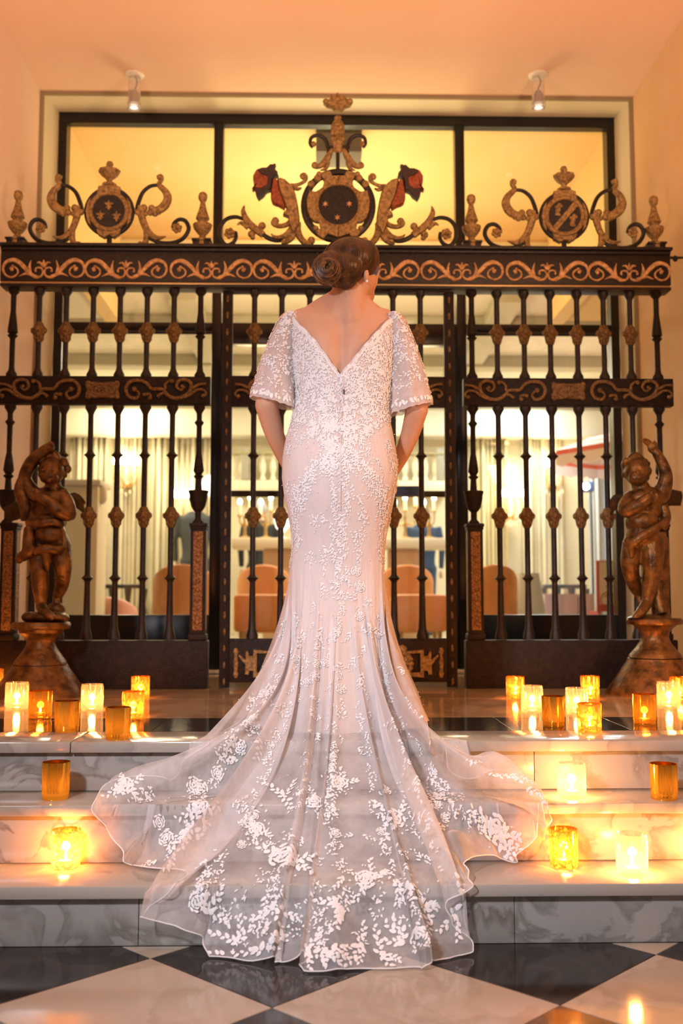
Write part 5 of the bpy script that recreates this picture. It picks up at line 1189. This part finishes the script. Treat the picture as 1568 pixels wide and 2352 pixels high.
# shoulders slope up to the neck
tb([(700, 742, 3.46), (745, 712, 3.455), (790, 690, 3.45)], [.046, .048, .052]); tb([(880, 746, 3.46), (840, 718, 3.455), (805, 690, 3.45)], [.044, .048, .052])
tb([(796, 735, 3.44), (801, 690, 3.435), (806, 640, 3.43)], [.085, .064, .062])
b.ball(bp(785, 775, 3.44), .15, .07, .07); b.ball(bp(735, 785, 3.42), .05, .045, .06); b.ball(bp(840, 787, 3.42), .05, .045, .06)
# head, turned to the right and bowed
b.ball(bp(803, 610, 3.43), .086, .10, .098, 20, 14); b.ball(bp(828, 648, 3.455), .058, .07, .062, 16, 12); b.ball(bp(842, 678, 3.49), .030, .04, .034); b.ball(bp(846, 640, 3.49), .036, .045, .05); b.ball(bp(850, 625, 3.50), .034, .045, .05)
b.ball(bp(846, 646, 3.56), .013, .02, .02); b.ball(bp(842, 664, 3.545), .016, .012, .008); b.ball(bp(838, 628, 3.55), .014, .008, .01)
# hands resting on the front of the thighs
for sg, wx, hx_ in ((1, 668, 690), (-1, 900, 876)):
    b.ball(bp((wx+hx_)/2, 1105, 3.615), .034, .018, .044)
    for k in range(4): b.tube([bp(hx_-sg*12+sg*k*9, 1125, 3.615), bp(hx_-sg*10+sg*k*9.5, 1145+3*k, 3.618), bp(hx_-sg*8+sg*k*9.5, 1162+4*(k % 3), 3.61)], [.0095, .009, .0075], 8)
    b.tube([bp(wx+sg*2, 1100, 3.60), bp(wx-sg*6, 1122, 3.60), bp(wx-sg*6, 1138, 3.60)], [.011, .010, .008], 8)
# legs under the skirt
for px in (735, 822):
    b.tube([bp(px, 1140), bp(px, 1300), bp(px, 1480), bp(px, 1620)], [.088, .06, .048, .032], 12); b.ball(bp(px, 1632, 3.52), .035, .09, .028)
def spine(co):
    x, y, z = co[:, 0], co[:, 1], co[:, 2]; xc = bp(783, 780, 3.35).x; zt_, zb_ = bp(783, 700, 3.35).z, bp(783, 880, 3.35).z
    m = (y < 3.44)*np.clip((z-zb_+.05)/.08, 0, 1)*np.clip((zt_+.05-z)/.08, 0, 1)
    co[:, 1] += m*(.010*np.exp(-((x-xc)/.021)**2)+.004*np.exp(-((x-xc)/.045)**2))
    for sx in (-1, 1): co[:, 1] -= m*.007*np.exp(-((x-xc-sx*.075)/.035)**2-((z-bp(783, 775, 3.35).z)/.05)**2)
    return co
body = remesh(b, 'body', SKIN, .0075, 6, bride, spine)
# ear, pearl
e = MB(); e.ball(bp(840, 632, 3.372), .011, .018, .024, 12, 10); e.ball(bp(838, 632, 3.362), .005, .012, .017, 10, 8); e.ball(bp(841, 644, 3.37), .007, .009, .009)
e.build('ear', SKIN, bride); MB().ball(bp(842, 646, 3.352), .0052, nu=12, nv=8).build('earring', mat('pearl', (.9, .86, .8), .15, spec=.8), bride)
# ---- hair: swept cap, low bun, loose strands
h = MB(); h.ball(bp(804, 603, 3.425), .100, .114, .084, 24, 16); h.ball(bp(786, 620, 3.375), .078, .085, .062, 20, 14); h.ball(bp(838, 596, 3.43), .053, .085, .066, 16, 12); h.ball(bp(792, 646, 3.36), .040, .04, .028, 14, 10); h.ball(bp(760, 612, 3.34), .054, .06, .056, 14, 10); h.ball(bp(857, 610, 3.46), .022, .05, .042)
hair = remesh(h, 'hair', HAIRM, .006, 5, bride)
bn = MB(); bc = bp(751, 616, 3.295)
for k in range(7):
    pts = []; r0 = .016+.0045*k
    for i in range(22):
        a = 2*math.pi*i/21+k*.7; pts.append(bc+Vector((r0*1.0*math.cos(a), -.016+.0055*k+.004*math.sin(2*a+k), r0*1.08*math.sin(a))))
    bn.tube(pts, .0095, 8)
bn.ball(bc+Vector((0, .02, 0)), .046, .03, .05, 16, 12)
BUNM = mat('golden_brown_bun', (.035, .014, .005), .38, 0, (.22, .10, .035), 60., detail=5., bump=.5, bscale=90)
bun = remesh(bn, 'bun', BUNM, .0042, 2, bride)
stn = MB(); rh = random.Random(9)
for k in range(70):                                     # strands wound round the bun
    a0 = rh.uniform(0, 6.28); r0 = rh.uniform(.016, .05); da = rh.uniform(1.2, 2.6); pts = []
    for i in range(9):
        a = a0+da*i/8; rr_ = r0+rh.uniform(-.001, .001)+.003*i/8; dep = -.028+.9*max(0, rr_-.018)
        pts.append(bc+Vector((rr_*math.cos(a), dep, rr_*1.08*math.sin(a))))
    stn.tube(pts, [.0009, .0014, .0007], 5)
for k in range(110):                                    # strands swept over the head to the bun
    u = rh.uniform(0, 1); v = rh.uniform(.1, 1)
    a0 = math.radians(-10+200*u); c0 = bp(804, 603, 3.425)
    pts = []
    for i in range(8):
        t = i/7; a = a0+(math.pi*.98-a0)*t*.8; el = .15+.8*v*(1-.3*t)
        x = .1015*math.cos(a)*math.cos(el*.9-.3); z = .0855*math.sin(a)*math.cos(el-.5); q_ = max(0., 1-(x/.1015)**2-(z/.0855)**2)
        pts.append(c0+Vector((x, -.1155*math.sqrt(q_)-.0004, z)))
    stn.tube(pts, [.0006, .0013, .0006], 5)
for k in range(10):
    a = rh.uniform(0, 6.28); p0 = bc+Vector((.046*math.cos(a), 0, .05*math.sin(a))); d = Vector((math.cos(a), 0, math.sin(a)))
    stn.tube([p0, p0+d*.012+Vector((0, -.004, .004)), p0+d*.02+Vector((.004, 0, -.006))], [.0007, .0003], 4)
so = stn.build('hair_strands', mat('hair_highlight', (.06, .024, .009), .35, 0, (.22, .095, .035), 60.), bride); so['kind'] = 'stuff'
# ---- lace appliqué: petals and leaves laid on the gown surface
class Surf:
    def __init__(s, G):
        s.G = G; s.h, s.w = G.shape[:2]
        du = np.roll(G, -1, 1)-np.roll(G, 1, 1); dv = np.gradient(G, axis=0); n = np.cross(du, dv); s.N = n/(np.linalg.norm(n, axis=2, keepdims=True)+1e-9)
        c = G.mean(axis=1, keepdims=True); flip = np.sum(s.N*(G-c), axis=2, keepdims=True) < 0
        s.N = np.where(flip, -s.N, s.N)
    def sample(s, A, u, v):
        u = np.asarray(u) % s.w; v = np.clip(v, 0, s.h-1.001); i = v.astype(int); f = (v-i)[:, None]; k = u.astype(int) % s.w; g = (u-np.floor(u))[:, None]; k2 = (k+1) % s.w
        return (A[i, k]*(1-g)+A[i, k2]*g)*(1-f)+(A[i+1, k]*(1-g)+A[i+1, k2]*g)*f
    def at(s, u, v): return s.sample(s.G, np.array([u], float), np.array([v], float))[0]
    def frame(s, u, v):
        """2x2 matrix from local metres (across, down) to grid steps"""
        v = min(max(v, 1), s.h-2.01); q = s.sample(s.G, np.array([u-1, u+1, u, u], float), np.array([v, v, v-1, v+1], float)); du = (q[1]-q[0])/2; dv = (q[3]-q[2])/2
        e1 = dv/(np.linalg.norm(dv)+1e-9); e2 = du-e1*np.dot(du, e1); l2 = np.linalg.norm(e2)+1e-7; e2 = e2/l2
        M = np.array([[np.dot(du, e2), np.dot(dv, e2)], [np.dot(du, e1), np.dot(dv, e1)]])
        if l2 < .0012: M[0, 0] = .0012
        return np.linalg.inv(M)
LU, LVV, LO, LF = [], [], [], []
def petal(u, v, M, cx, cy, ang_, ln, wd, off=.0022, nseg=7):
    """leaf-shaped patch centred at local (cx, cy) metres, pointing along ang_"""
    ca, sa = math.cos(ang_), math.sin(ang_); base = len(LU)
    for k in range(nseg+1):
        if k == 0: x = y = 0.; hh = 1.
        else:
            a = 2*math.pi*k/nseg; x = ln/2*math.cos(a); y = wd/2*math.sin(a)*(1-.3*math.cos(a)); hh = .1
        gx, gy = cx+x*ca-y*sa, cy+x*sa+y*ca
        LU.append(u+M[0, 0]*gx+M[0, 1]*gy); LVV.append(v+M[1, 0]*gx+M[1, 1]*gy); LO.append(off+hh*.0022)
    for k in range(nseg): LF.append((base, base+1+k, base+1+(k+1) % nseg))
def rose(S, u, v, R, rl):
    M = S.frame(u, v)
    for ring_, (rr_, m_) in enumerate(((.85, 7), (.5, 5), (.18, 3))):
        for k in range(m_):
            a = 2*math.pi*k/m_+ring_*.5+rl.uniform(-.2, .2); petal(u, v, M, R*rr_*math.cos(a), R*rr_*math.sin(a), a+math.pi/2+rl.uniform(-.3, .3), R*.7, R*.3, .002+.0012*ring_)
def spray(S, u, v, Ln, d, rl, n=7, w=.36):
    M = S.frame(u, v)
    for k in range(n):
        t = k/n; bx, by = Ln*t*math.cos(d)+.004*math.sin(5*t), Ln*t*math.sin(d); s = (1 if k % 2 else -1); a = d+s*rl.uniform(.5, .95); l = Ln*rl.uniform(.2, .32)*(1-.4*t)
        petal(u, v, M, bx+l*.5*math.cos(a), by+l*.5*math.sin(a), a, l, l*w*1.25)
def blossoms(S, u, v, R, rl, n=14, s=.006):
    M = S.frame(u, v)
    for k in range(n):
        a, r = rl.uniform(0, 6.28), R*math.sqrt(rl.uniform(0, 1)); petal(u, v, M, r*math.cos(a), r*math.sin(a), rl.uniform(0, 3.14), s*rl.uniform(.8, 1.5), s*rl.uniform(.5, .8), nseg=6)
def lace_build(S, name, parent):
    global LU, LVV, LO, LF
    u, v, o = np.array(LU), np.array(LVV), np.array(LO)[:, None]; ok = (v > .05) & (v < S.h-1.05)
    co = S.sample(S.G, u, v)+S.sample(S.N, u, v)*o
    fs = [f for f in LF if ok[f[0]] and ok[f[1]] and ok[f[2]]]
    me = bpy.data.meshes.new(name); me.from_pydata(co.tolist(), [], fs); me.materials.append(LACE); me.polygons.foreach_set('use_smooth', [True]*len(me.polygons)); me.update()
    ob = link(name, me, parent); ob['kind'] = 'stuff'; LU, LVV, LO, LF = [], [], [], []; return ob
rl = random.Random(21)
SG = Surf(G); cN = NBU/2
# bodice: dense raised lace, edged with scallops along the neckline
for k in range(900):
    u = rl.uniform(2, NBU-2); v = rl.uniform(.5, 11); blossoms(SG, u, v, rl.uniform(.008, .018), rl, 5, .0085)
for k in range(260):
    u = rl.uniform(2, NBU-2); v = rl.uniform(1, 11); spray(SG, u, v, rl.uniform(.025, .045), rl.uniform(0, 6.28), rl, 6)
for i in range(2, NBU-2, 4): petal(i, .45, SG.frame(i, 1.), 0, 0, 1.57, .018, .013)
for k in range(34):
    sg = rl.choice((-1, 1)); u = cN+rl.gauss(0, 30); v = rl.uniform(6.5, 13); (rose(SG, u, v, rl.uniform(.016, .024), rl) if rl.random() < .4 else spray(SG, u, v, .06, 1.57+sg*rl.uniform(.1, .8), rl))
for sg in (-1, 1):                                       # garlands sweeping over the hips and down the centre
    for k in range(30):
        t = k/29; u = cN+sg*(10+130*math.sin(t*1.5))*(.45+.55*t)+rl.gauss(0, 6); v = 10.5+t*11; spray(SG, u, v, rl.uniform(.04, .06), 1.57+sg*.5+rl.uniform(-.5, .5), rl, 7)
        if k % 2 == 0: blossoms(SG, u+rl.gauss(0, 8), v, .018, rl, 10, .008)
    for k in range(22): spray(SG, cN+sg*rl.uniform(2, 20), 11.5+k*.65, .05, 1.57+sg*rl.uniform(.0, .5), rl, 7)
    for k in range(26): u = cN+sg*rl.uniform(30, 180); v = rl.uniform(11, 26); blossoms(SG, u, v, .02, rl, 10, .008); spray(SG, u, v, .045, 1.57+rl.uniform(-.6, .6), rl, 6)
lace_build(SG, 'lace_applique', gown)
# train: motifs found by photo pixel, then laid on the cloth; each petal follows the folds under it
from mathutils.bvhtree import BVHTree
TB = BVHTree.FromPolygons([tuple(p) for p in G[NV1-4:, :NBU].reshape(-1, 3)], [(r*NBU+k, r*NBU+k+1, (r+1)*NBU+k+1, (r+1)*NBU+k) for r in range(NR-NV1+3) for k in range(NBU-1)])
QV, QF = [], []
class Motif:
    def __init__(s, px, py):
        d = ray(px, py).normalized(); hit, nn, _, _ = TB.ray_cast(CP, d, 6.); s.o = hit
        k = min(1., max(0., (py-1450)/350)); s.n = Vector((0, -1+.3*k, .08+.62*k)).normalized(); s.d = Vector((1, 0, 0)).cross(s.n).normalized()
        if s.d.z > 0: s.d = -s.d
    def petal(s, cx, cy, ang_, ln, wd, off=.003, nseg=7):
        if s.o is None: return
        ca, sa = math.cos(ang_), math.sin(ang_); vs = []
        for k in range(nseg+1):
            if k == 0: x = y = 0.; hh = 1.
            else: a = 2*math.pi*k/nseg; x = ln/2*math.cos(a); y = wd/2*math.sin(a)*(1-.3*math.cos(a)); hh = .1
            p = s.o+Vector((cx+x*ca-y*sa, 0, 0))+s.d*(cy+x*sa+y*ca); h_, n_, _, dist = TB.ray_cast(p+s.n*.12, -s.n, .24)
            if h_ is None: return
            if n_.dot(s.n) < 0: n_ = -n_
            vs.append((h_, h_+(n_*.5+s.n*.5)*(off+hh*.002)))
        if max((v[0]-vs[0][0]).length for v in vs) > ln*1.1: return
        b0 = len(QV); QV.extend(tuple(v[1]) for v in vs); QF.extend((b0, b0+1+k, b0+1+(k+1) % nseg) for k in range(nseg))
    def rose(s, R):
        for ring_, (rr_, m_) in enumerate(((.85, 8), (.52, 6), (.2, 3))):
            for k in range(m_):
                a = 2*math.pi*k/m_+ring_*.5+rl.uniform(-.2, .2); s.petal(R*rr_*math.cos(a), R*rr_*math.sin(a), a+math.pi/2+rl.uniform(-.35, .35), R*.66, R*.27, .003+.001*ring_)
    def spray(s, Ln, d, n=8, w=.4):
        for k in range(n):
            t = k/n; bx, by = Ln*t*math.cos(d)+.006*math.sin(4*t), Ln*t*math.sin(d); sg = (1 if k % 2 else -1); a = d+sg*rl.uniform(.4, .95); l = Ln*rl.uniform(.2, .32)*(1-.35*t); s.petal(bx+l*.5*math.cos(a), by+l*.5*math.sin(a), a, l, l*w*1.2)
    def blossoms(s, R, n, sz=.0075):
        for k in range(n):
            a, r = rl.uniform(0, 6.28), R*math.sqrt(rl.uniform(0, 1)); s.petal(r*math.cos(a), r*math.sin(a), rl.uniform(0, 3.14), sz*rl.uniform(.8, 1.6), sz*rl.uniform(.5, .8), nseg=6)
def trail(pts, step, wpx, big=0.):
    c = crom([(x, y, 0) for x, y in pts], 10); acc = 0.
    for p, q_ in zip(c[:-1], c[1:]):
        acc += (q_-p).length
        if acc < step: continue
        acc = rl.uniform(-.3, .3)*step; m = Motif(p.x+rl.gauss(0, wpx), p.y+rl.uniform(-6, 6)); dr = math.atan2(q_.y-p.y, q_.x-p.x); e = rl.random()
        if e < .62: m.spray(rl.uniform(.03, .055)*(1+big), dr+rl.uniform(-.7, .7), 8)
        elif e < .85: m.blossoms(.018*(1+big), 14)
        else: m.rose(rl.uniform(.014, .02)*(1+big))
TR = [([(775, 1270), (772, 1400), (768, 1550), (762, 1720), (752, 1850), (770, 1960)], 9, 10), ([(742, 1330), (735, 1450), (722, 1600), (705, 1740), (690, 1850)], 15, 8), ([(806, 1300), (815, 1420), (824, 1540), (838, 1680), (860, 1820), (890, 1960)], 14, 9),
 ([(705, 1420), (680, 1540), (650, 1650), (610, 1760), (575, 1860), (560, 1960)], 14, 9), ([(850, 1380), (872, 1500), (895, 1620), (925, 1740), (955, 1860), (985, 2000)], 15, 9), ([(672, 1400), (640, 1500), (606, 1600), (556, 1680), (495, 1750)], 11, 10), ([(905, 1540), (935, 1640), (965, 1720), (1005, 1800), (1030, 1880)], 12, 9),
 ([(640, 1560), (600, 1660), (540, 1740), (470, 1800), (430, 1850)], 16, 10), ([(690, 1900), (660, 1980), (620, 2060), (600, 2130)], 18, 10), ([(780, 1960), (770, 2040), (740, 2120), (720, 2180)], 20, 10), ([(900, 1960), (930, 2040), (950, 2110), (960, 2170)], 14, 11), ([(480, 1960), (455, 2020), (440, 2080)], 15, 11), ([(1000, 1780), (1030, 1840), (1090, 1880), (1150, 1920), (1170, 1955)], 13, 11), ([(1060, 1795), (1120, 1785), (1190, 1800), (1240, 1850)], 18, 8), ([(270, 1800), (300, 1810), (330, 1830)], 14, 9), ([(350, 1880), (380, 1930), (400, 1970), (340, 1980)], 16, 9)]
for pts, st_, w_ in TR: trail(pts, st_, w_, .25 if pts[0][1] > 1540 else 0.)
for px, py, R in ((650, 1965, .04), (285, 1805, .028), (905, 1880, .034), (1135, 1905, .034), (780, 1800, .026), (455, 1850, .03), (1000, 1830, .03), (720, 1840, .024), (840, 2020, .03), (950, 2050, .03), (590, 1905, .024)):
    m = Motif(px, py); m.rose(R); [m.spray(R*2.4, rl.uniform(0, 6.28), 8, .45) for _ in range(4)]; m.blossoms(R*1.7, 18)
for px, py in ((620, 2090), (545, 2165), (600, 2185), (825, 2165), (740, 2190), (870, 2190), (930, 2165), (700, 2180), (520, 2195), (650, 1830), (1040, 2100), (430, 1900), (480, 2100), (780, 2080)):
    m = Motif(px, py); [m.spray(rl.uniform(.06, .085), rl.uniform(0, 6.28), 8, .5) for _ in range(3)]
for k in range(60):
    px, py = rl.uniform(430, 1030), rl.uniform(1850, 2200); m = Motif(px, py); (m.blossoms(.022, 12) if rl.random() < .6 else m.spray(.045, rl.uniform(0, 6.28), 7))
me = bpy.data.meshes.new('lace_applique'); me.from_pydata(QV, [], QF); me.materials.append(LACE); me.polygons.foreach_set('use_smooth', [True]*len(me.polygons)); me.update(); link('lace_applique', me, gown)['kind'] = 'stuff'
for SLG, so_ in ((SLL, so1), (SLR, so2)):
    SS = Surf(SLG); hh_ = SLG.shape[0]
    for k in range(230): blossoms(SS, rl.uniform(0, 56), rl.uniform(.5, hh_-2), rl.uniform(.008, .016), rl, 5, .008)
    for k in range(60): spray(SS, rl.uniform(0, 56), rl.uniform(2, hh_-4), .035, rl.uniform(0, 6.28), rl, 6)
    for i in np.arange(0, 56, 1.6): petal(i+rl.uniform(-.4, .4), hh_-1.9-rl.uniform(0, .5), SS.frame(i, hh_-3), 0, 0, 1.57+rl.uniform(-.5, .5), rl.uniform(.014, .026), rl.uniform(.008, .014), nseg=8)
    lace_build(SS, 'lace_applique', so_)
# glass beads that sparkle on the lace
bd = MB()
def bead(S, u, v):
    u, v = np.array([u]), np.array([v]); bd.ball(S.sample(S.G, u, v)[0]+S.sample(S.N, u, v)[0]*.005, .0016, nu=6, nv=4)
for k in range(300): bead(SG, rl.uniform(0, NBU), rl.uniform(.5, 13))
for k in range(260): bead(SG, rl.uniform(0, NBU), rl.uniform(13, NR-4))
for S_ in (Surf(SLL), Surf(SLR)):
    for k in range(60): bead(S_, rl.uniform(0, 56), rl.uniform(1, 23))
bo_ = bd.build('sparkling_beads', mat('glass_bead', (.97, .95, .97), .06, 0., spec=1., coat=1.), bride); bo_['kind'] = 'stuff'
# zip seam and its pull at the middle of the back
q0 = [ringpt(y, 1.5*math.pi, .008) for y in range(880, 1200, 20)]
MB().tube(q0, .0018, 6).build('zip_seam', SATIN, bod); MB().ball(ringpt(914, 1.5*math.pi, .009), .004, .003, .010, 8, 6).build('zip_pull', mat('dark_zip', (.12, .07, .07), .4), bod)
